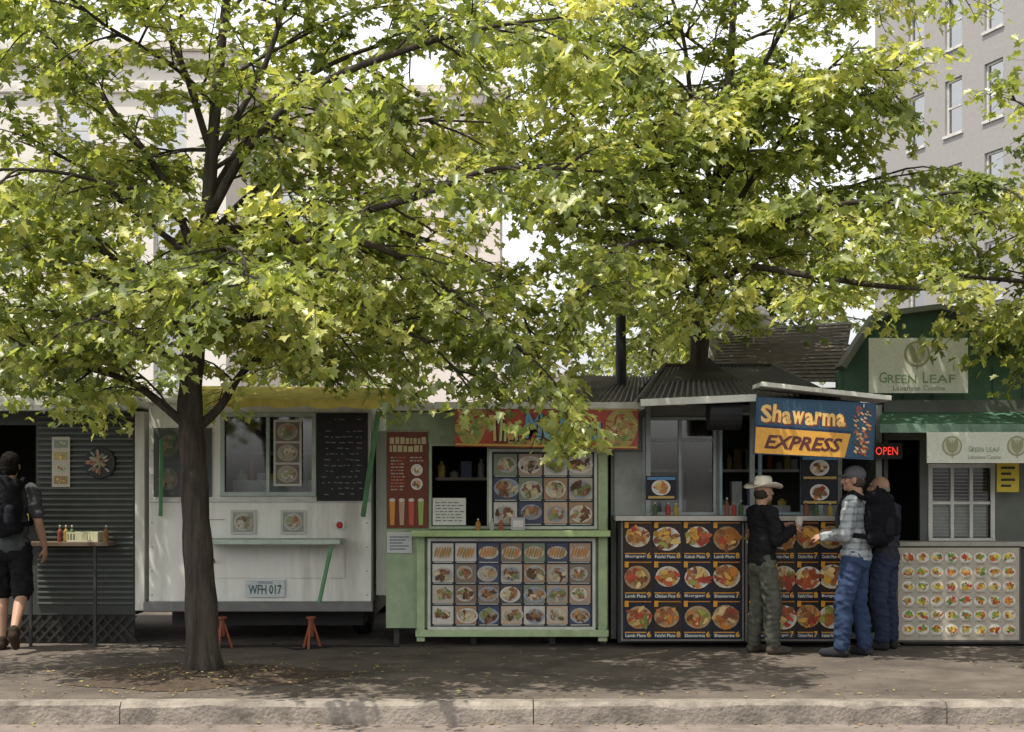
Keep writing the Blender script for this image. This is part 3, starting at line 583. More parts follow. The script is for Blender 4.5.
for i in range(8):
    for j in range(6):
        cw=(x1-x0-.1)/8; ch=(z1-z0-.1)/6; a=x0+.05+(i+.5)*cw; b=z0+.05+(j+.55)*ch
        mb.disc(a,b,d-.004,.068,.052,col=(.70,.67,.6),n=14); dish(mb,a,b,d-.006,.052,rr,plate=None,n=20,oval=1.3,sp=.7,pal=[(.65,.2,.03),(.7,.42,.05),(.2,.36,.05),(.55,.07,.03),(.35,.15,.05),(.7,.55,.1),(.12,.25,.04),(.5,.3,.1)])
        mb.rect(a-.045,a+.045,b-.072,b-.064,d-.005,col=(.25,.2,.15))
lbl(mb.build('menu_board'),'pale menu board with rows of small colourful dishes','menu board')
mb=MB(); d=14.55; x,z=plane_fns(d); mb.box(x(893),x(1080),d-.25,d+.1,z(546),z(541),PAINT,(.35,.33,.28)); mb.box(x(898),x(1075),d-.2,d+.1,.02,z(547),PAINT,(.06,.06,.055)); mb.build('counter',E,bevel=.004)
VM=(.72,.71,.68)
def vent(px,d,ztop,sc_,lab):
    x,z=plane_fns(d); V=thing('roof_vent',lab,'vent',(x(px),d,2.7)); r=sc_
    mb=MB(); mb.box(x(px)-.2*r,x(px)+.2*r,d-.2*r,d+.3*r,2.72,ztop,WHITEPAINT); mb.build('duct',V,bevel=.01)
    mb=MB(); mb.lathe((x(px),d+.05,ztop),[(.18*r,-.02),(.32*r,.1*r),(.36*r,.14*r),(.2*r,.26*r),(.12*r,.3*r),(.14*r,.36*r),(.05*r,.42*r)],24,METAL,VM); mb.build('cap',V)
vent(744,17.8,Z(331,17.8),1.2,'white sheet metal kitchen exhaust hood on roof'); vent(720,17.4,Z(342,17.4),.8,'small pale metal vent pipe beside exhaust hood')
rr=random.Random(8)
def bottle(px,dd,zb,h,col,lab,g,r=.026):
    mb=MB(); xx=X(px,dd); mb.lathe((xx,dd,zb),[(r*.9,0),(r,.01),(r,h*.6),(r*.8,h*.68),(r*.35,h*.78),(r*.33,h*.88)],14,PAINT,col); mb.lathe((xx,dd,zb+h*.881),[(r*.42,0),(r*.42,h*.08),(r*.15,h*.12)],12,PAINT,(.5,.45,.4)); lbl(mb.build('bottle',smooth=False),lab,'bottle',g)
zs=Z(541,14.6)+.001
for p,c in((60,(.2,.05,.03)),(66,(.3,.2,.05)),(72,(.06,.12,.04)),(106,(.2,.1,.04))): bottle(p,14.4,zs,.17,c,'squeeze bottle of sauce on kiosk shelf','sauce bottles on shelf')
mb=MB(); xx=X(85,14.4); mb.wall(xx-.16,xx+.16,zs,zs+.10,14.3,.008,[(xx-.15+i*.03,xx-.135+i*.03,zs+.02,zs+.085) for i in range(10)],PAINT,(.6,.58,.4)); mb.box(xx-.16,xx-.152,14.31,14.5,zs,zs+.10,PAINT,(.6,.58,.4)); mb.box(xx+.152,xx+.16,14.31,14.5,zs,zs+.10,PAINT,(.6,.58,.4)); mb.box(xx-.15,xx+.15,14.492,14.5,zs,zs+.1,PAINT,(.6,.58,.4)); mb.box(xx-.15,xx+.15,14.31,14.49,zs,zs+.006,PAINT,(.6,.58,.4))
lbl(mb.build('plastic_basket'),'cream slotted plastic basket on kiosk shelf','basket')
zc=Z(515,14.5)+.001
for i in range(9):
    p=[655,668,676,727,734,741,806,816,830][i]; bottle(p,14.12,zc,rr.uniform(.12,.2),rr.choice([(.3,.05,.03),(.35,.25,.05),(.4,.38,.32),(.06,.1,.04),(.2,.08,.04)]),'sauce bottle on metal stand counter','sauce bottles on counter')
zc=Z(530,14.3)+.001
for p in(478,492,501): bottle(p,14.18,zc,.12,rr.choice([(.35,.18,.05),(.3,.1,.05),(.4,.4,.36)]),'sauce bottle on green cart counter','sauce bottles on green counter')
mb=MB(); mb.box(X(511,14.2),X(525,14.2),14.15,14.27,zc,zc+.13,METAL,(.4,.4,.4)); mb.box(X(513,14.2),X(523,14.2),14.145,14.15,zc+.03,zc+.1,PAINT,(.65,.63,.6)); lbl(mb.build('napkin_dispenser',bevel=.006),'metal napkin dispenser on green cart counter','napkin dispenser')
d=16.3; mb=MB(); mb.tube([(X(621,d),d,0),(X(621,d),d,Z(376,d)),(X(620,d),d,Z(235,d))],[.07,.065,.055],12,PAINT,(.02,.022,.025)); mb.lathe((X(621,d),d,0),[(.14,0),(.14,.1),(.09,.2),(.08,.4)],14,PAINT,(.02,.022,.025))
lbl(mb.build('utility_pole'),'slim black pole rising behind the carts','pole')
for (a,b,c,e) in((621,240,1060,330),(621,255,1100,380),(380,372,621,262)):
    p0=Vector((X(a,16.2),16.2,Z(b,16.2)));p1=Vector((X(c,15.8),15.8,Z(e,15.8))); mb=MB()
    mb.tube([p0.lerp(p1,t/16)-Vector((0,0,.35*4*(t/16)*(1-t/16))) for t in range(17)],.008,5,PAINT,(.3,.3,.28)); lbl(mb.build('overhead_wire'),'thin sagging overhead wire between pole and carts','wire','overhead wires')
# ------------------------------------------------------------------ buildings
WING=glassmat('building_window_glass',.45,(.35,.4,.42))
def building(name,label,base,rz,W,H,Dp,cols,rows,x_off,dx,ww,wh,z_off,dz,mat,cornice=True,trim=(.5,.47,.42)):
    e=thing(name,label,'building',base,rz=rz); ops=[]; R=random.Random(int(W*10))
    for i in range(cols):
        for j in range(rows): ops.append((x_off+i*dx,x_off+i*dx+ww,z_off+j*dz,z_off+j*dz+wh))
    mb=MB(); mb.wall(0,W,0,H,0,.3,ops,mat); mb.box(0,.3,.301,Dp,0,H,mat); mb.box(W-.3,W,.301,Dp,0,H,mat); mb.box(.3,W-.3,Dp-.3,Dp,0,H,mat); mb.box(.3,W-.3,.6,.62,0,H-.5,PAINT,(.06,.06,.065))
    mb.build('wall',e,local=True)
    mb=MB(); mb.box(-.2,W+.2,-.2,Dp+.2,H+.001,H+.3,PAINT,trim)
    if cornice: mb.box(-.35,W+.35,-.35,Dp+.3,H+.301,H+.6,PAINT,trim); mb.box(-.1,W+.1,-.12,-.002,H-.9,H-.55,PAINT,trim)
    mb.build('roof_cornice',e,local=True,bevel=.03)
    var=[]
    for v_ in range(3):
        wm=MB(); wc=(.6,.6,.57); f=.09
        wm.box(0,ww,.12,.2,0,f,PAINT,wc); wm.box(0,ww,.12,.2,wh-f,wh,PAINT,wc); wm.box(0,f,.12,.2,f,wh-f,PAINT,wc); wm.box(ww-f,ww,.12,.2,f,wh-f,PAINT,wc); wm.box(f,ww-f,.13,.19,wh/2-.04,wh/2+.04,PAINT,wc); wm.box(-.1,ww+.1,-.08,.119,-.12,-.002,PAINT,wc)
        wm.rect(f,ww-f,f,wh-f,.17,mat=WING); wm.rect(f,ww-f,wh*(.35,.62,.8)[v_],wh-f,.24,mat=PAINT,col=(.5,.49,.45))
        var.append(wm)
    for (a,b,c,dd_) in ops:
        k=R.choice([0,1,1,2])
        if not isinstance(var[k],bpy.types.Object): q=var[k].build('window',e,local=True); var[k]=q
        else: q=var[k].copy(); sc.collection.objects.link(q); q.parent=e
        q.location=(a,0,c)
    return e
STONE=M('grey_masonry',(.33,.318,.31),rough=.9,var=.08,scale=6,det=3)
PINK=M('pinkish_stucco',(.80,.72,.67),rough=.9,var=.05,scale=1,det=3)
CREAM=M('cream_stucco',(.80,.76,.71),rough=.9,var=.05,scale=1,det=3)
p0=Vector((X(875,64),64,-.1)); p1=Vector((X(1110,50),50,-.1)); ang=math.atan2(p1.y-p0.y,p1.x-p0.x)
building('apartment_building','tall grey masonry building with white sash windows',p0,ang,34,34,14,8,9,2.6,2.6,1.15,2.3,2.2,3.6,STONE)
building('office_building','pinkish stucco building with cornice and sash windows',Vector((X(228,46),46,-.1)),0,(500-228)*46/F,Z(102,46),12,3,3,1.6,2.75,1.0,1.7,2.5,3.7,PINK,trim=(.8,.74,.68))
building('office_building','cream building with heavy cornice and sash windows',Vector((X(-260,42),42,-.1)),0,(236+250)*42/F,Z(60,42),12,5,4,.8,2.9,1.0,1.7,1.2,3.5,CREAM,trim=(.8,.75,.7))
building('low_building','distant low pale building with rows of windows',Vector((X(470,80),80,-.1)),0,(565-470)*80/F,Z(376,80),12,4,2,.5,1.3,.8,1.1,1.4,3.,CREAM,False)
# ------------------------------------------------------------------ people
class Fig:
    def __init__(s): s.v=[];s.f=[]
    def cap(s,p0,p1,r0,r1,ns=14,nr=5):
        p0=Vector(p0);p1=Vector(p1); a=(p1-p0); a=a.normalized() if a.length>1e-6 else Vector((0,0,1)); u=a.orthogonal().normalized(); w_=a.cross(u); o=len(s.v); rings=[]
        for i in range(nr+1): t=-math.pi/2+math.pi/2*i/nr; rings.append((p0+a*math.sin(t)*r0,max(math.cos(t)*r0,r0*.03)))
        for i in range(nr+1): t=math.pi/2*i/nr; rings.append((p1+a*math.sin(t)*r1,max(math.cos(t)*r1,r1*.03)))
        for c,r in rings:
            for k in range(ns): t=2*math.pi*k/ns; s.v.append(c+(u*math.cos(t)+w_*math.sin(t))*r)
        R=len(rings)
        for i in range(R-1):
            for k in range(ns): s.f.append((o+i*ns+k,o+i*ns+(k+1)%ns,o+(i+1)*ns+(k+1)%ns,o+(i+1)*ns+k))
        s.f.append([o+k for k in range(ns)][::-1]); s.f.append([o+(R-1)*ns+k for k in range(ns)])
    def ell(s,c,r,R=None,ns=18,nr=12):
        c=Vector(c); o=len(s.v)
        for i in range(nr+1):
            t=-math.pi/2+math.pi*i/nr
            for k in range(ns):
                a=2*math.pi*k/ns; q=max(math.cos(t),.02); p=Vector((r[0]*q*math.cos(a),r[1]*q*math.sin(a),r[2]*math.sin(t)))
                s.v.append(c+(R@p if R else p))
        for i in range(nr):
            for k in range(ns): s.f.append((o+i*ns+k,o+i*ns+(k+1)%ns,o+(i+1)*ns+(k+1)%ns,o+(i+1)*ns+k))
        s.f.append([o+k for k in range(ns)][::-1]); s.f.append([o+nr*ns+k for k in range(ns)])
    def hand(s,wr,dr,nm,side,curl=.6,k=1.):
        dr=Vector(dr).normalized(); nm=Vector(nm); nm=(nm-dr*nm.dot(dr)).normalized(); ac=dr.cross(nm)*side; wr=Vector(wr)
        R=Matrix((ac,dr,nm)).transposed(); s.ell(wr+dr*.045,(.038,.052,.017),R)
        for i,(o_,L) in enumerate(((-.029,.062),(-.01,.075),(.01,.08),(.029,.072))):
            b=wr+dr*.085+ac*o_; d1=(dr*math.cos(curl*.6)+nm*math.sin(curl*.6)); m=b+d1*L*.5; d2_=(dr*math.cos(curl*1.6)+nm*math.sin(curl*1.6)); s.cap(b-dr*.02,m,.0095,.009,8,3); s.cap(m,m+d2_*L*.45,.009,.0078,8,3)
        b=wr+dr*.03+ac*.03; m=b+(ac*.7+dr*.6+nm*.3)*.035; s.cap(b,m,.013,.011,8,3); s.cap(m,m+(dr*.8+nm*.5+ac*.2)*.03,.011,.009,8,3)
def remesh(fig,vox,it=4):
    me=bpy.data.meshes.new('tmp'); me.from_pydata([tuple(v) for v in fig.v],[],fig.f); ob=bpy.data.objects.new('tmp',me); sc.collection.objects.link(ob)
    r=ob.modifiers.new('r','REMESH'); r.mode='VOXEL'; r.voxel_size=vox; s=ob.modifiers.new('s','SMOOTH'); s.iterations=it; s.factor=.5
    dg=bpy.context.evaluated_depsgraph_get(); m2=bpy.data.meshes.new_from_object(ob.evaluated_get(dg))
    bpy.data.objects.remove(ob); bpy.data.meshes.remove(me); return m2
def finish(m2,name,parent,T,colfn,mat,folds=0.,fs=9.,seed=0):
    n=len(m2.vertices); co_=np.empty(n*3,np.float32); m2.vertices.foreach_get('co',co_); co_=co_.reshape(-1,3)
    nr=np.empty(n*3,np.float32); m2.vertices.foreach_get('normal',nr); nr=nr.reshape(-1,3)
    cols=np.ones((n,4),np.float32)
    for i in range(n):
        p=Vector(co_[i]); cols[i,:3]=colfn(p)
        if folds:
            q=p*fs; q.z*=1.8; q.x+=seed; q.z+=1.5*p.x*fs*.4; k=(1-abs(noise.noise(q))*2.6)*.55+noise.noise(q*2.3)*.4; co_[i]+=nr[i]*folds*k
    pts=np.array([tuple(T@Vector(p)) for p in co_.tolist()],np.float32)-np.array(ORG[parent.name],np.float32)
    m2.vertices.foreach_set('co',pts.ravel()); m2.name=name
    at=m2.color_attributes.new('Col','FLOAT_COLOR','POINT'); at.data.foreach_set('color',cols.ravel())
    m2.materials.clear(); m2.materials.append(mat); m2.polygons.foreach_set('use_smooth',[True]*len(m2.polygons)); m2.update()
    ob=bpy.data.objects.new(name,m2); sc.collection.objects.link(ob); ob.parent=parent; ORG[ob.name]=ORG[parent.name]; return ob
def person(label,base,rz,H,J,top,bottom,shoe,hairkind,skin=(.42,.24,.16),shorts=False,sleeve='long',plaid=False,bare=()):
    s=H/1.78; T=Matrix.Translation(base)@Matrix.Rotation(rz,4,'Z')@Matrix.Scale(s,4); V_=Vector
    P=dict(pelvis=(0,0,.95),waist=(0,0,1.10),chest=(0,.0,1.30),neck=(0,-.01,1.49),head=(0,.02,1.66),
      hipL=(-.09,0,.92),kneeL=(-.10,.02,.50),ankL=(-.10,-.02,.09),toeL=(-.125,.15,.03),hipR=(.09,0,.92),kneeR=(.10,.02,.50),ankR=(.10,-.02,.09),toeR=(.125,.15,.03),
      shL=(-.185,0,1.44),elL=(-.235,-.03,1.15),wrL=(-.22,.08,.90),hL=(0,.2,-1),shR=(.185,0,1.44),elR=(.235,-.03,1.15),wrR=(.22,.08,.90),hR=(0,.2,-1),nL=(.8,.2,0),nR=(-.8,.2,0),look=0.,cL=.5,cR=.5)
    P.update(J); look=P['look']; cL,cR=P['cL'],P['cR']
    for k in list(P):
        if k not in('look','cL','cR'): P[k]=V_(P[k])
    e=thing('person',label,'person',tuple(base))
    g=Fig(); hd=P['head']; RH=Matrix.Rotation(look,3,'Z')
    h=lambda a,b,c: hd+RH@V_((a,b,c))
    g.ell(h(0,-.008,.022),(.074,.094,.092),RH); g.ell(h(0,.022,-.05),(.054,.066,.066),RH); g.cap(h(0,.075,-.075),h(0,.07,-.08),.026,.026); g.cap(h(0,.092,.02),h(0,.112,-.022),.009,.015); g.ell(h(0,.098,-.026),(.02,.016,.012),RH)
    g.cap(h(-.03,.083,.034),h(.03,.083,.034),.012,.012); g.cap(h(-.018,.09,-.056),h(.018,.09,-.056),.009,.009)
    for sx in(-1,1): g.ell(h(sx*.078,-.005,-.008),(.009,.022,.033),RH@Matrix.Rotation(sx*.25,3,'Z')); g.ell(h(sx*.042,.068,-.015),(.02,.018,.02),RH)
    g.cap(P['neck']-V_((0,0,.05)),hd+V_((0,-.02,-.05)),.062,.054)
    g.ell(P['chest']+V_((0,0,.03)),(.155,.10,.18)); g.ell(P['waist'],(.135,.095,.16)); g.ell(P['pelvis'],(.15,.105,.13)); g.cap(P['shL'],P['shR'],.055,.055)
    for q in'LR':
        g.cap(P['sh'+q],P['el'+q],.052,.040); g.cap(P['el'+q],P['el'+q].lerp(P['wr'+q],.3),.040,.041); g.cap(P['el'+q].lerp(P['wr'+q],.3),P['wr'+q],.041,.026)
        g.hand(P['wr'+q],P['h'+q],P['n'+q],1 if q=='L' else -1,cL if q=='L' else cR)
        kn,an=P['knee'+q],P['ank'+q]; g.cap(P['hip'+q],kn,.078,.052); cal=kn.lerp(an,.3)+V_((0,-.016,0)); g.cap(kn,cal,.050,.054); g.cap(cal,an,.054,.034); g.cap(an-V_((0,.02,.045)),P['toe'+q],.034,.024)
    def scol(p):
        q=RH.transposed()@(p-hd); c=V_(skin)
        if q.y>.06 and abs(q.z-.003)<.009 and .018<abs(q.x)<.044: c=V_((.03,.02,.015))
        elif q.y>.06 and abs(q.z-.026)<.006 and .014<abs(q.x)<.05: c=V_((.06,.04,.03))
        elif q.y>.075 and abs(q.z+.056)<.008 and abs(q.x)<.026: c=V_((.32,.12,.09))
        return c
    finish(remesh(g,.0075,3),'body',e,T,scol,SKIN)
    g=Fig(); g.ell(P['chest']+V_((0,0,.04)),(.18,.125,.19)); g.ell(P['waist']+V_((0,0,.02)),(.168,.128,.19)); g.ell(P['pelvis']+V_((0,0,.0)),(.178,.138,.13)); g.cap(P['shL']-V_((0,0,.01)),P['shR']-V_((0,0,.01)),.068,.068); g.cap(P['neck']-V_((0,0,.06)),P['neck']+V_((0,0,-.005)),.085,.068)
    for q in'LR':
        if sleeve=='long': g.cap(P['sh'+q],P['el'+q],.074,.062); g.cap(P['el'+q],P['el'+q].lerp(P['wr'+q],.93),.062,.046)
        else: g.cap(P['sh'+q],P['sh'+q].lerp(P['el'+q],.72),.074,.066)
    def tcol(p):
        c=V_(top)
        if plaid:
            a=math.sin(p.x*95)+math.sin((p.y+p.z*.15)*95); b=math.sin(p.z*95); k=1-.30*(a>.9)-.32*(b>.5); c=c*k
        return c
    finish(remesh(g,.011,2),'shirt',e,T,tcol,CLOTH,.020,8,base[0])
    g=Fig(); g.ell(P['pelvis'],(.168,.125,.12)); g.ell(P['pelvis']-V_((0,.01,.05)),(.165,.128,.11))
    for q in'LR':
        kn,an=P['knee'+q],P['ank'+q]
        if shorts: g.cap(P['hip'+q],P['hip'+q].lerp(kn,.93),.100,.092)
        else: cal=kn.lerp(an,.35)+V_((0,-.014,0)); g.cap(P['hip'+q],kn,.102,.085); g.cap(kn,cal,.085,.082); g.cap(cal,kn.lerp(an,.93),.082,.070)
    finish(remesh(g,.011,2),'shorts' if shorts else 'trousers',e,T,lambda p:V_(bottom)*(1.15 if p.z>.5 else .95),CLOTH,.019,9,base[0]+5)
    for q in'LR':
        an,to=P['ank'+q],P['toe'+q]; g=Fig()
        g.cap(an+V_((0,-.03,-.045)),to+V_((0,0,.012)),.046,.038); g.cap(an+V_((0,-.015,.0)),an+V_((0,.05,-.03)),.045,.042); g.cap(an-V_((0,.0,.02)),to+V_((0,0,.01)),.044,.036)
        finish(remesh(g,.01,3),'shoe',e,T,lambda p:V_(shoe),CLOTH)
    if hairkind=='short':
        g=Fig(); g.ell(h(0,-.018,.036),(.083,.098,.093),RH); g.ell(h(0,-.04,-.01),(.078,.072,.085),RH)
        finish(remesh(g,.009,3),'hair',e,T,lambda p:V_((.012,.01,.009)),CLOTH,.012,30)
    if hairkind=='bald':
        g=Fig(); 
        for i in range(9):
            a=math.pi*(1.0+ i/8.)  ; g.cap(h(.072*math.cos(a),-.005+.089*math.sin(a),-.03),h(.070*math.cos(a),-.005+.086*math.sin(a),.005),.012,.010)
        finish(remesh(g,.007,2),'hair',e,T,lambda p:V_((.25,.23,.21)),CLOTH,.004,40)
    if hairkind=='cap':
        g=Fig(); g.ell(h(0,-.01,.05),(.086,.104,.085),RH); 
        for i in range(-6,7): g.cap(h(i*.011,.06,.045),h(i*.0095,.155-abs(i)*.006,.034-abs(i)*.0012),.007,.006)
        finish(remesh(g,.007,3),'cap',e,T,lambda p:V_((.10,.10,.11)),CLOTH,.004,20)
        g=Fig(); g.ell(h(0,-.035,-.02),(.076,.07,.07),RH); finish(remesh(g,.008,3),'hair',e,T,lambda p:V_((.06,.045,.035)),CLOTH,.01,30)
    if hairkind=='hat':
        mb=MB(); vs=[];fs=[]; prof=[(.082,0,0),(.10,-.004,0),(.14,.0,.3),(.188,.006,1.),(.191,.012,1.),(.14,.008,.3),(.10,.006,0),(.092,.01,0),(.088,.06,0),(.08,.10,0),(.06,.118,0),(.03,.112,0),(.002,.108,0)]; n_=36
        for r,zz,up in prof:
            for k in range(n_):
                a=2*math.pi*k/n_; lift=up*(.04*abs(math.cos(a))**2*1.0-.022*abs(math.sin(a))); dent=-.02*(abs(math.cos(a))<.35)*(zz>.1)
                q=h(r*math.cos(a)*.95,r*1.1*math.sin(a)-.005,.045+zz+lift+dent); vs.append(T@q)
        for i in range(len(prof)-1):
            for k in range(n_): a=i*n_+k;b=i*n_+(k+1)%n_; fs.append((a,b,b+n_,a+n_))
        mb.add(vs,fs,CLOTH,(.78,.73,.60)); o=mb.build('hat',e,smooth=True)
        mb=MB(); vs=[];fs=[]
        for zz in(.055,.07):
            for k in range(n_): a=2*math.pi*k/n_; vs.append(T@h(.0935*math.cos(a)*.95,.0935*1.12*math.sin(a)-.005,zz))
        for k in range(n_): fs.append((k,(k+1)%n_,(k+1)%n_+n_,k+n_))
        mb.add(vs,fs,CLOTH,(.35,.27,.18)); mb.build('hat_band',o)
        g=Fig(); g.ell(h(0,-.035,-.02),(.076,.07,.07),RH); finish(remesh(g,.008,3),'hair',e,T,lambda p:V_((.05,.04,.03)),CLOTH,.01,30)
    return e,T,P
def backpack(T,P,label,col,w=.15,hh=.24,dp=1.):
    base=T@(P['chest']+Vector((0,-.24,-.22))); e=thing('backpack',label,'backpack',tuple(base))
    c=P['chest']+Vector((0,-.225-.03*(dp-1),.0)); g=Fig()
    for sx in(-1,1):
        for sz in(-1,1): g.cap(c+Vector((sx*(w-.06),.03,sz*(hh-.09))),c+Vector((sx*(w-.075),-.04*dp,sz*(hh-.11))),.06,.055)
    g.ell(c,(w,.11*dp,hh)); g.ell(c+Vector((0,0,.05)),(w*.95,.105*dp,hh*.8))
    finish(remesh(g,.011,4),'bag',e,T,lambda p:Vector(col),CLOTH,.008,12)
    g=Fig(); 
    for sx in(-1,1): g.cap(c+Vector((sx*(w-.09),-.09*dp,-.12)),c+Vector((sx*(w-.09),-.095*dp,-.02)),.05,.045)
    finish(remesh(g,.01,3),'pocket',e,T,lambda p:Vector(col)*1.6,CLOTH,.004,14)
    for sx in(-1,1):
        sh=P['shR' if sx>0 else 'shL']; m=sh*.62+P['neck']*.38; pts=[c+Vector((sx*.07,.06,.19)),Vector((m.x,m.y-.085,m.z+.035)),Vector((m.x,m.y,m.z+.085)),Vector((m.x,m.y+.095,m.z+.02)),Vector((m.x*1.1,m.y+.145,m.z-.13)),Vector((m.x*1.35,m.y+.13,m.z-.24)),Vector((m.x*1.6,m.y+.03,m.z-.31)),c+Vector((sx*.11,.04,-.17))]
        g=Fig()
        for a,b in zip(pts[:-1],pts[1:]): g.cap(a,b,.024,.024)
        finish(remesh(g,.008,3),'strap',e,T,lambda p:Vector(col)*1.3,CLOTH)
    mb=MB(); pts=[T@(c+Vector((.035*math.cos(a),.02,hh-.03+.045*math.sin(a)))) for a in[math.pi*i/8 for i in range(9)]]; mb.tube(pts,.009,6,CLOTH,tuple(Vector(col)*1.3)); mb.build('handle',e)
    return e
d=13.7
e,T,P=person('man in white hat, black jacket and olive trousers reaching to counter',Vector((X(762,d),d,0)),math.radians(-72),1.70,
  dict(chest=(0,.02,1.30),elR=(.22,.06,1.17),wrR=(.14,.29,1.28),hR=(-.3,1,.25),nR=(-.5,0,-.6),elL=(-.22,.06,1.17),wrL=(-.12,.30,1.30),hL=(.3,1,.3),nL=(.5,0,-.6),cL=.9,cR=.9,ankR=(.12,.06,.09),toeR=(.16,.22,.03),kneeR=(.11,.07,.5),ankL=(-.10,-.05,.09),toeL=(-.14,.11,.03),look=.15),
  (.016,.016,.018),(.075,.078,.062),(.06,.05,.04),'hat')
hp=T@Vector((.01,.42,1.345)); mb=MB(); mb.lathe(tuple(hp-Vector((0,0,.05))),[(.028,0),(.04,.06),(.045,.1),(.03,.105)],14,PAINT,(.7,.66,.58)); lbl(mb.build('paper_cup'),'pale paper cup held by man in white hat','cup')
d=13.45
e,T,P=person('man in grey cap, checked shirt, jeans and backpack',Vector((X(856,d),d,0)),math.radians(60),1.82,
  dict(chest=(0,.01,1.30),elR=(.24,.04,1.15),wrR=(.15,.27,1.16),hR=(-.4,1,.1),nR=(-.5,0,-.6),elL=(-.235,.03,1.15),wrL=(-.16,.27,1.12),hL=(.3,1,.1),nL=(.5,0,-.6),ankL=(-.13,.10,.09),toeL=(-.16,.27,.03),kneeL=(-.12,.09,.5),ankR=(.11,-.06,.09),toeR=(.15,.10,.03),look=.25,cL=.9,cR=.9),
  (.36,.39,.41),(.035,.055,.11),(.03,.03,.035),'cap',plaid=True)
backpack(T,P,'black backpack worn over a checked shirt',(.009,.009,.012),w=.185,hh=.285,dp=1.3)
d=14.05
e,T,P=person('bald man in dark jacket and jeans standing at stand',Vector((X(885,d),d,0)),math.radians(50),1.75,
  dict(head=(0,.06,1.65),elR=(.25,.02,1.16),wrR=(.22,.2,1.05),hR=(-.2,1,-.2),elL=(-.235,.0,1.15),wrL=(-.2,.2,1.0),hL=(.2,1,-.3),look=.2),
  (.04,.043,.055),(.03,.038,.07),(.03,.03,.03),'bald')
d=13.9
e,T,P=person('young man in dark shirt and black shorts walking away',Vector((X(10,d),d,0)),math.radians(4),1.97,
  dict(hipR=(.09,0,.92),kneeR=(.11,.0,.51),ankR=(.12,-.30,.22),toeR=(.12,-.25,.06),kneeL=(-.10,.14,.52),ankL=(-.11,.13,.09),toeL=(-.13,.30,.03),elR=(.26,-.04,1.16),wrR=(.28,.10,.93),elL=(-.26,.03,1.16),wrL=(-.25,.18,.95)),
  (.07,.075,.08),(.012,.012,.013),(.05,.035,.025),'short',skin=(.42,.25,.17),shorts=True,sleeve='short')
backpack(T,P,'black backpack worn by young man in shorts',(.012,.012,.015),w=.175,hh=.28)
# ------------------------------------------------------------------ trees
def leafmat(name,dark,mid,light,trans):
    m=bpy.data.materials.new(name); m.use_nodes=True; nt=m.node_tree; n=nt.nodes; l=nt.links; n.remove(n['Principled BSDF']); o=[x for x in n if x.type=='OUTPUT_MATERIAL'][0]
    b=n.new('ShaderNodeBsdfDiffuse')
    at=n.new('ShaderNodeAttribute'); at.attribute_name='v'; cr=n.new('ShaderNodeValToRGB'); cr.color_ramp.elements[0].color=(*dark,1); cr.color_ramp.elements[1].color=(*light,1)
    q=cr.color_ramp.elements.new(.5); q.color=(*mid,1); l.new(at.outputs['Fac'],cr.inputs[0])
    l.new(cr.outputs[0],b.inputs['Color'])
    vm=n.new('ShaderNodeVectorMath'); vm.operation='MULTIPLY'; vm.inputs[1].default_value=trans; l.new(cr.outputs[0],vm.inputs[0])
    tr=n.new('ShaderNodeBsdfTranslucent'); l.new(vm.outputs[0],tr.inputs[0]); mx=n.new('ShaderNodeMixShader'); mx.inputs[0].default_value=.52
    l.new(b.outputs[0],mx.inputs[1]); l.new(tr.outputs[0],mx.inputs[2])
    gl=n.new('ShaderNodeBsdfGlossy'); gl.inputs['Roughness'].default_value=.4; gl.inputs['Color'].default_value=(.95,.97,.88,1); m2=n.new('ShaderNodeMixShader'); m2.inputs[0].default_value=.07
    l.new(mx.outputs[0],m2.inputs[1]); l.new(gl.outputs[0],m2.inputs[2]); l.new(m2.outputs[0],o.inputs[0]); return m
LEAF=leafmat('maple_leaf',(.085,.12,.03),(.26,.31,.08),(.54,.54,.20),(2.1,2.0,1.2))
LEAF2=leafmat('distant_leaf',(.09,.13,.04),(.22,.27,.10),(.36,.39,.17),(1.8,1.7,1.1))
BARK=M('tree_bark',(.048,.039,.032),rough=.95,var=.5,scale=14,bump=1.,bscale=30,streak=True,dirt=.5,dirtcol=(.12,.11,.08))
half=[(0,0),(.22,-.06),(.46,.16),(.30,.32),(.52,.66),(.22,.62),(0,1.0)]
LT=[]
for (a,b) in half: LT.append((a,b,.28*abs(a)-.22*b*b))
for (a,b) in half[1:-1]: LT.append((-a,b,.28*abs(a)-.22*b*b))
LT=np.array(LT); LF=[[0,1,2,3,4,5,6],[0,6,11,10,9,8,7]]
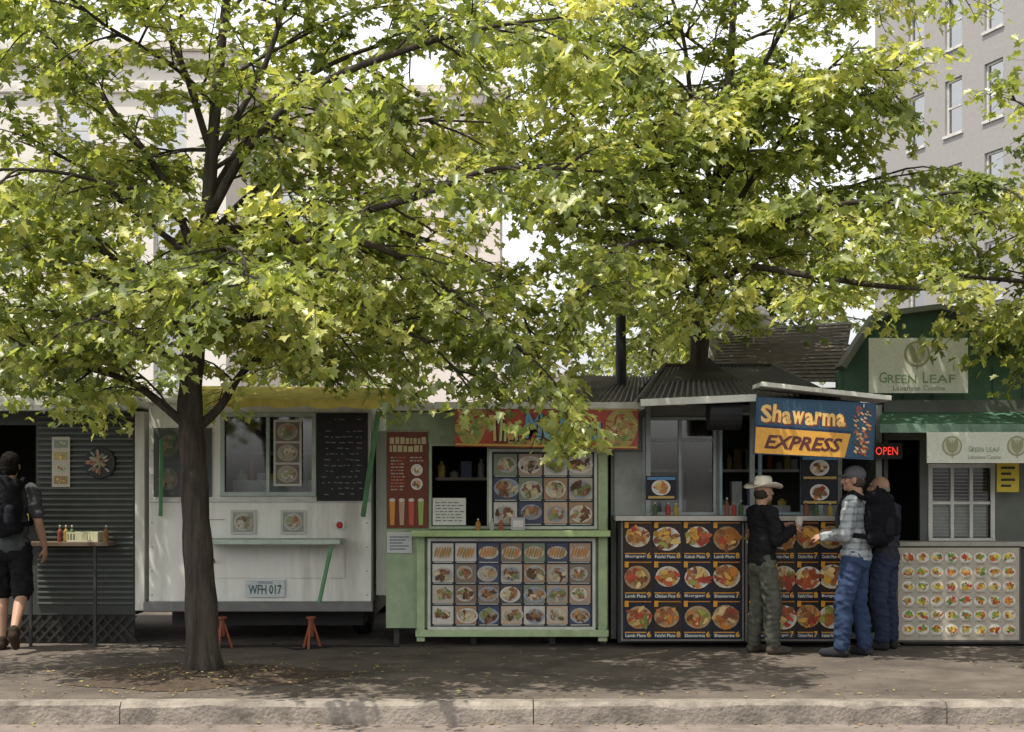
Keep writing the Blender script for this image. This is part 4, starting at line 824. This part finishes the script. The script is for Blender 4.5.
def crown(name,parent,pos,ax,nm,size,val,mat):
    pos=np.array(pos);ax=np.array(ax);nm=np.array(nm);size=np.array(size); val=np.array(val)
    ax/=np.linalg.norm(ax,axis=1)[:,None]; nm-=ax*(nm*ax).sum(1)[:,None]; nm/=np.linalg.norm(nm,axis=1)[:,None]; sd=np.cross(ax,nm)
    n=len(pos); V3=(LT[None,:,0,None]*sd[:,None,:]+LT[None,:,1,None]*ax[:,None,:]+LT[None,:,2,None]*nm[:,None,:])*size[:,None,None]+pos[:,None,:]
    V3=V3.reshape(-1,3)-np.array(ORG[parent.name]); K=len(LT); me=bpy.data.meshes.new(name)
    li=(np.array(LF).reshape(-1)[None,:]+np.arange(n)[:,None]*K).reshape(-1)
    me.vertices.add(n*K); me.vertices.foreach_set('co',V3.astype(np.float32).ravel()); me.loops.add(len(li)); me.loops.foreach_set('vertex_index',li.astype(np.int32))
    me.polygons.add(n*2); me.polygons.foreach_set('loop_start',(np.arange(n*2)*7).astype(np.int32)); me.polygons.foreach_set('loop_total',np.full(n*2,7,np.int32))
    me.update(calc_edges=True); a=me.attributes.new('v','FLOAT','POINT'); a.data.foreach_set('value',np.repeat(val,K).astype(np.float32)); me.materials.append(mat)
    ob=bpy.data.objects.new(name,me); sc.collection.objects.link(ob); ob.parent=parent; return ob
def smoothpath(P,seg=5):
    P=[np.array(p,float) for p in P]; out=[]
    Q=[2*P[0]-P[1]]+P+[2*P[-1]-P[-2]]
    for i in range(1,len(Q)-2):
        for k in range(seg):
            t=k/seg; a,b,c,d_=Q[i-1:i+3]; out.append(.5*((2*b)+(-a+c)*t+(2*a-5*b+4*c-d_)*t*t+(-a+3*b-3*c+d_)*t**3))
    out.append(P[-1]); return out
def tree(label,base,trunk,tr,limbs,auto,zfl,seed,leaf=.095,mat=LEAF,sides=9,dens=1.,group=None,bare=.05):
    R=random.Random(seed); e=thing('tree',label,'tree',base,group); mb=MB(); pos=[];ax=[];nm=[];sz=[];val=[]
    tp=smoothpath(trunk); nT=len(tp); rad=np.interp(np.linspace(0,1,nT),np.linspace(0,1,len(tr)),tr)
    mb.tube([Vector(p) for p in tp],[r*(1+.05*math.sin(i*1.7)) for i,r in enumerate(rad)],14,BARK)
    for k in range(7):
        a=2*math.pi*k/7+R.random(); r=tr[0]; p=Vector(base); mb.tube([p+Vector((math.cos(a)*r*.5,math.sin(a)*r*.5,.22)),p+Vector((math.cos(a)*r*.8,math.sin(a)*r*.8,.08)),p+Vector((math.cos(a)*r*1.15,math.sin(a)*r*1.15,-.03))],[r*.35,r*.35,r*.15],7,BARK)
    L=[(smoothpath([p[0]]+[np.array(q)+np.array([R.gauss(0,.035),0,R.gauss(0,.04)]) for q in p[1:]],4),r0*.72,dn) for p,r0,dn in limbs]
    for (z0,z1,cnt,l0,l1,az0) in auto:
        for i in range(cnt):
            zz=z0+(z1-z0)*(i+.5)/cnt; k=min(range(nT),key=lambda q:abs(tp[q][2]-zz)); p=np.array(tp[k]); az=az0+i*2.4+R.uniform(-.3,.3); ln=R.uniform(l0,l1)*(1-.35*i/cnt); el=R.uniform(.15,.5)+.3*i/cnt; q=[p]; dv=np.array([math.cos(az)*math.cos(el),math.sin(az)*math.cos(el),math.sin(el)])
            if dv[1]<-.3: ln*=.8
            for s in range(5): dv=dv+np.array([R.gauss(0,.16),R.gauss(0,.16),R.gauss(0,.09)-.08]); dv/=np.linalg.norm(dv); q.append(q[-1]+dv*ln/5)
            L.append((smoothpath(q,3),float(rad[k])*.28,1. if zz<6 else .55))
    for path,r0,dn in L:
        n=len(path); mb.tube([Vector(p) for p in path],[r0*(1-i/(n-1))**.8*.92+.007 for i in range(n)],sides-2,BARK)
        seg=[np.linalg.norm(path[i+1]-path[i]) for i in range(n-1)]; tot=sum(seg); s=.11*tot; cum=np.concatenate([[0],np.cumsum(seg)]); side=1
        while s<tot:
            i=min(int(np.searchsorted(cum,s))-1,n-2); t=(s-cum[i])/seg[i]; p=path[i]*(1-t)+path[i+1]*t; dr=(path[i+1]-path[i])/seg[i]
            u=np.cross(dr,[0,0,1.]); u/=np.linalg.norm(u)+1e-6; side=-side; f=s/tot
            dv=dr*R.uniform(.4,.9)+u*side*R.uniform(.4,1.1)+np.array([0,0,R.uniform(-.6,.65)]); dv/=np.linalg.norm(dv); ln=R.uniform(.7,1.5)*(1-.35*f)
            q=[p]; m=6
            for k in range(m): dv=dv+np.array([R.gauss(0,.13),R.gauss(0,.13),R.gauss(0,.08)-.07]); dv/=np.linalg.norm(dv); q.append(q[-1]+dv*ln/m)
            if not (q[-1][2]<zfl(q[-1])) and R.random()>bare:
                mb.tube([Vector(a) for a in q],[.010*(1-k/m)+.003 for k in range(m+1)],4,BARK,cap=False)
                bright=R.gauss(0,.17); spr=R.uniform(.75,1.25)
                ss=.22
                while ss<1.01:
                    ii=min(int(ss*m),m-1); tt=ss*m-ii; b=q[ii]*(1-tt)+q[ii+1]*tt; bd=q[ii+1]-q[ii]; bd=bd/np.linalg.norm(bd); uu=np.cross(bd,[0,0,1.]); uu/=np.linalg.norm(uu)+1e-6
                    sg=R.choice([-1,1]); tv=bd*.6+uu*sg*R.uniform(.4,1)+np.array([0,0,R.uniform(-.42,.28)]); tv/=np.linalg.norm(tv); tl=R.uniform(.18,.48); te=b+tv*tl+np.array([0,0,-.05])
                    if te[2]>zfl(te):
                        mb.tube([Vector(b),Vector((b+te)/2+np.array([0,0,.02])),Vector(te)],[.0045,.0035,.002],3,BARK,cap=False)
                        for c in range(int(R.uniform(10,18)*dn*dens*spr)):
                            a=R.random()**.7; pp=b*(1-a)+te*a+np.array([R.gauss(0,.065),R.gauss(0,.065),R.gauss(0,.04)-.02])
                            if pp[2]<zfl(pp)-.1: continue
                            pos.append(pp); an=R.random()*6.28; axx=tv*.6+np.array([math.cos(an),math.sin(an),R.uniform(-.8,.05)]); ax.append(axx); nm.append(np.array([R.gauss(0,.55),R.gauss(0,.55)-.2,1.])); sz.append(leaf*R.uniform(.5,1.25)); val.append(min(1,max(0,R.gauss(.45,.2)+bright)))
                    ss+=R.uniform(.10,.18)
            s+=R.uniform(.14,.26)
    mb.build('trunk',e,smooth=True); 
    crown('crown',e,pos,ax,nm,sz,val,mat); print('leaves',len(pos)); return e
def W(px,py,dd): return (X(px,dd),dd,Z(py,dd))
def z1(p):
    n_=noise.noise(Vector((p[0]*1.3,p[1]*1.3,3.)))*.4
    b=2.08
    if p[0]<-1.6 and p[0]>-3.1: b=2.30
    if p[0]>-.3: b=2.12-.32*min(1,max(0,(p[0]+.3)/.6))
    if p[0]>1.25: b=2.4
    return b+n_
tree('leafy maple street tree with mottled trunk beside the kerb',(X(203,12.1),12.1,0),
 [W(203,682,12.1),W(201,600,12.12),W(196,520,12.2),W(193,450,12.3),W(190,400,12.4),W(196,330,12.4),W(205,250,12.4),W(212,150,12.4),W(222,40,12.45),W(235,-80,12.5),W(240,-220,12.5),W(242,-330,12.5)],
 [.158,.135,.122,.115,.108,.09,.07,.056,.042,.03,.02,.012],
 [([W(191,430,12.35),W(165,402,12.3),W(130,380,12.2),W(95,372,12.0),W(45,352,11.8),W(-20,330,11.6)],.055,1.1),
  ([W(194,432,12.35),W(215,405,12.5),W(245,370,12.7),W(275,345,12.9),W(310,328,13.1),W(365,335,13.2)],.06,1.1),
  ([W(197,320,12.4),W(225,268,12.2),W(290,234,11.7),W(345,213,11.2),W(420,192,10.9),W(500,186,10.8),W(600,172,10.8)],.07,1.15),
  ([W(200,300,12.4),W(250,262,12.0),W(310,245,11.5),W(370,250,11.2),W(440,285,11.2),W(500,330,11.2),W(545,375,11.3),W(575,420,11.4)],.055,1.1),
  ([W(200,285,12.4),W(240,240,12.8),W(320,210,13.2),W(400,225,13.5),W(470,260,13.6),W(520,310,13.6),W(540,360,13.5)],.045,1.),
  ([W(196,340,12.4),W(150,290,12.2),W(90,250,12.),W(20,215,11.8),W(-60,190,11.6)],.055,1.15),
  ([W(196,350,12.4),W(240,320,12.1),W(300,310,11.8),W(360,320,11.5),W(420,350,11.4),W(470,380,11.4)],.04,1.1),
  ([W(194,380,12.4),W(150,345,12.6),W(100,335,12.9),W(40,345,13.1),W(-20,370,13.2)],.04,1.1),
  ([W(200,270,12.4),W(165,190,12.5),W(115,115,12.6),W(60,50,12.6),W(0,0,12.6)],.05,1.15),
  ([W(200,260,12.4),W(150,220,12.7),W(90,170,13.),W(20,140,13.1)],.04,1.1),
  ([W(196,350,12.4),W(170,320,11.9),W(130,310,11.3),W(80,320,10.8)],.035,1.),
  ([W(200,300,12.4),W(230,270,11.8),W(270,260,11.2),W(310,270,10.7)],.035,1.),
  ([W(207,220,12.4),W(255,140,12.0),W(320,85,11.5),W(400,50,11.2),W(480,25,11.),W(570,10,11.)],.06,1.15),
  ([W(210,150,12.4),W(180,60,12.3),W(140,-20,12.2),W(110,-120,12.2)],.04,1.),
  ([W(212,160,12.4),W(262,60,12.4),W(300,-20,12.4),W(360,-90,12.4)],.04,1.),
  ([W(208,200,12.4),W(270,110,12.9),W(340,60,13.2),W(430,40,13.4),W(520,50,13.5)],.04,1.),
  ([W(206,240,12.4),W(250,180,12.9),W(330,140,13.6),W(420,120,14.2),W(510,110,14.6)],.045,1.1),
  ([W(198,340,12.4),W(170,300,13.0),W(120,300,13.8),W(60,310,14.5)],.045,1.)],
 [(2.9,7.6,17,2.9,4.0,.5)],z1,11,leaf=.09,dens=1.08)
def z2(p):
    n_=noise.noise(Vector((p[0]*1.1,p[1]*1.1,8.)))*.4
    return 3.12+n_+(.1 if p[0]>3.0 else 0)-(.35 if p[1]<12.5 and p[0]<3 else 0)-(.5 if p[0]<1.4 else 0)
tree('leafy street tree rising through the stand roof',(X(700,15.),15.0,0),
 [W(700,650,15.),W(698,520,15.),W(697,420,15.),W(700,340,15.),W(703,290,15.),W(715,200,15.),W(728,90,15.),W(735,-20,15.),W(740,-140,15.)],
 [.13,.12,.112,.10,.09,.065,.048,.028,.012],
 [([W(700,320,15.),W(668,262,14.8),W(620,215,14.4),W(565,190,14.),W(510,170,13.8)],.055,1.),
  ([W(702,312,15.),W(722,262,14.6),W(775,225,13.9),W(850,205,13.2),W(930,190,12.9),W(1010,190,12.7)],.065,1.1),
  ([W(703,290,15.),W(690,220,14.8),W(660,140,14.5),W(610,80,14.2),W(560,30,14.)],.05,1.1),
  ([W(708,260,15.),W(760,170,14.8),W(810,120,14.5),W(870,90,14.3)],.05,1.1),
  ([W(715,200,15.),W(690,110,14.7),W(680,30,14.5),W(650,-60,14.4)],.045,1.1),
  ([W(720,160,15.),W(765,70,14.8),W(800,0,14.6),W(840,-70,14.5)],.045,1.1),
  ([W(716,190,15.),W(770,130,14.4),W(820,70,14.),W(860,30,13.8)],.04,1.1),
  ([W(712,220,15.),W(660,160,14.2),W(610,140,13.7),W(550,120,13.4)],.04,1.1),
  ([W(704,300,15.),W(740,270,14.),W(800,270,13.2),W(870,280,12.6),W(930,285,12.3),W(990,290,12.2)],.055,1.1),
  ([W(704,290,15.),W(680,250,14.),W(650,240,13.2),W(610,260,12.6),W(580,310,12.4)],.04,1.),
  ([W(706,280,15.),W(760,230,15.6),W(830,220,16.4),W(900,235,17.)],.05,1.1)],
 [(3.7,7.6,15,2.8,3.8,1.2)],z2,29,dens=1.12,leaf=.094)
def z3(p): return 3.1+noise.noise(Vector((p[0]*1.1,p[1]*1.1,2.)))*.45-(.6 if p[0]>4.35 else 0)
tree('leafy street tree overhanging the green stand',(X(1190,13.),13.,0),
 [W(1190,660,13.),W(1188,450,13.),W(1180,300,13.),W(1178,150,13.),W(1175,0,13.),W(1170,-150,13.)],[.16,.13,.11,.08,.05,.02],
 [([W(1182,330,13.),W(1120,300,12.9),W(1050,280,12.8),W(980,270,12.7),W(920,270,12.7)],.05,1.1),
  ([W(1180,280,13.),W(1110,240,12.9),W(1040,215,12.8),W(960,215,12.7)],.05,1.1),
  ([W(1180,260,13.),W(1120,180,13.1),W(1070,130,13.2),W(1010,105,13.2)],.04,.9),
  ([W(1182,310,13.),W(1130,300,13.8),W(1060,310,14.4),W(1010,330,14.6)],.05,1.)],
 [(3.0,4.4,5,1.9,2.4,.2)],z3,41,leaf=.09)
def z4(p): return 2.2
for (px,dd,sd_,hh) in((650,27.,5,5.2),(800,30.,6,6.8),(330,30.,8,6.),(60,29.,10,5.6)):
    bx=X(px,dd); tree('leafy tree growing beyond the row of food carts',(bx,dd,0),[(bx,dd,0),(bx+.1,dd,2.),(bx,dd,hh*.6),(bx+.1,dd,hh)],[.2,.15,.1,.03],[],[(2.2,hh,14,1.8,2.6,sd_*.7)],z4,sd_,leaf=.16,mat=LEAF2,dens=.42,sides=7,group='trees beyond the carts')
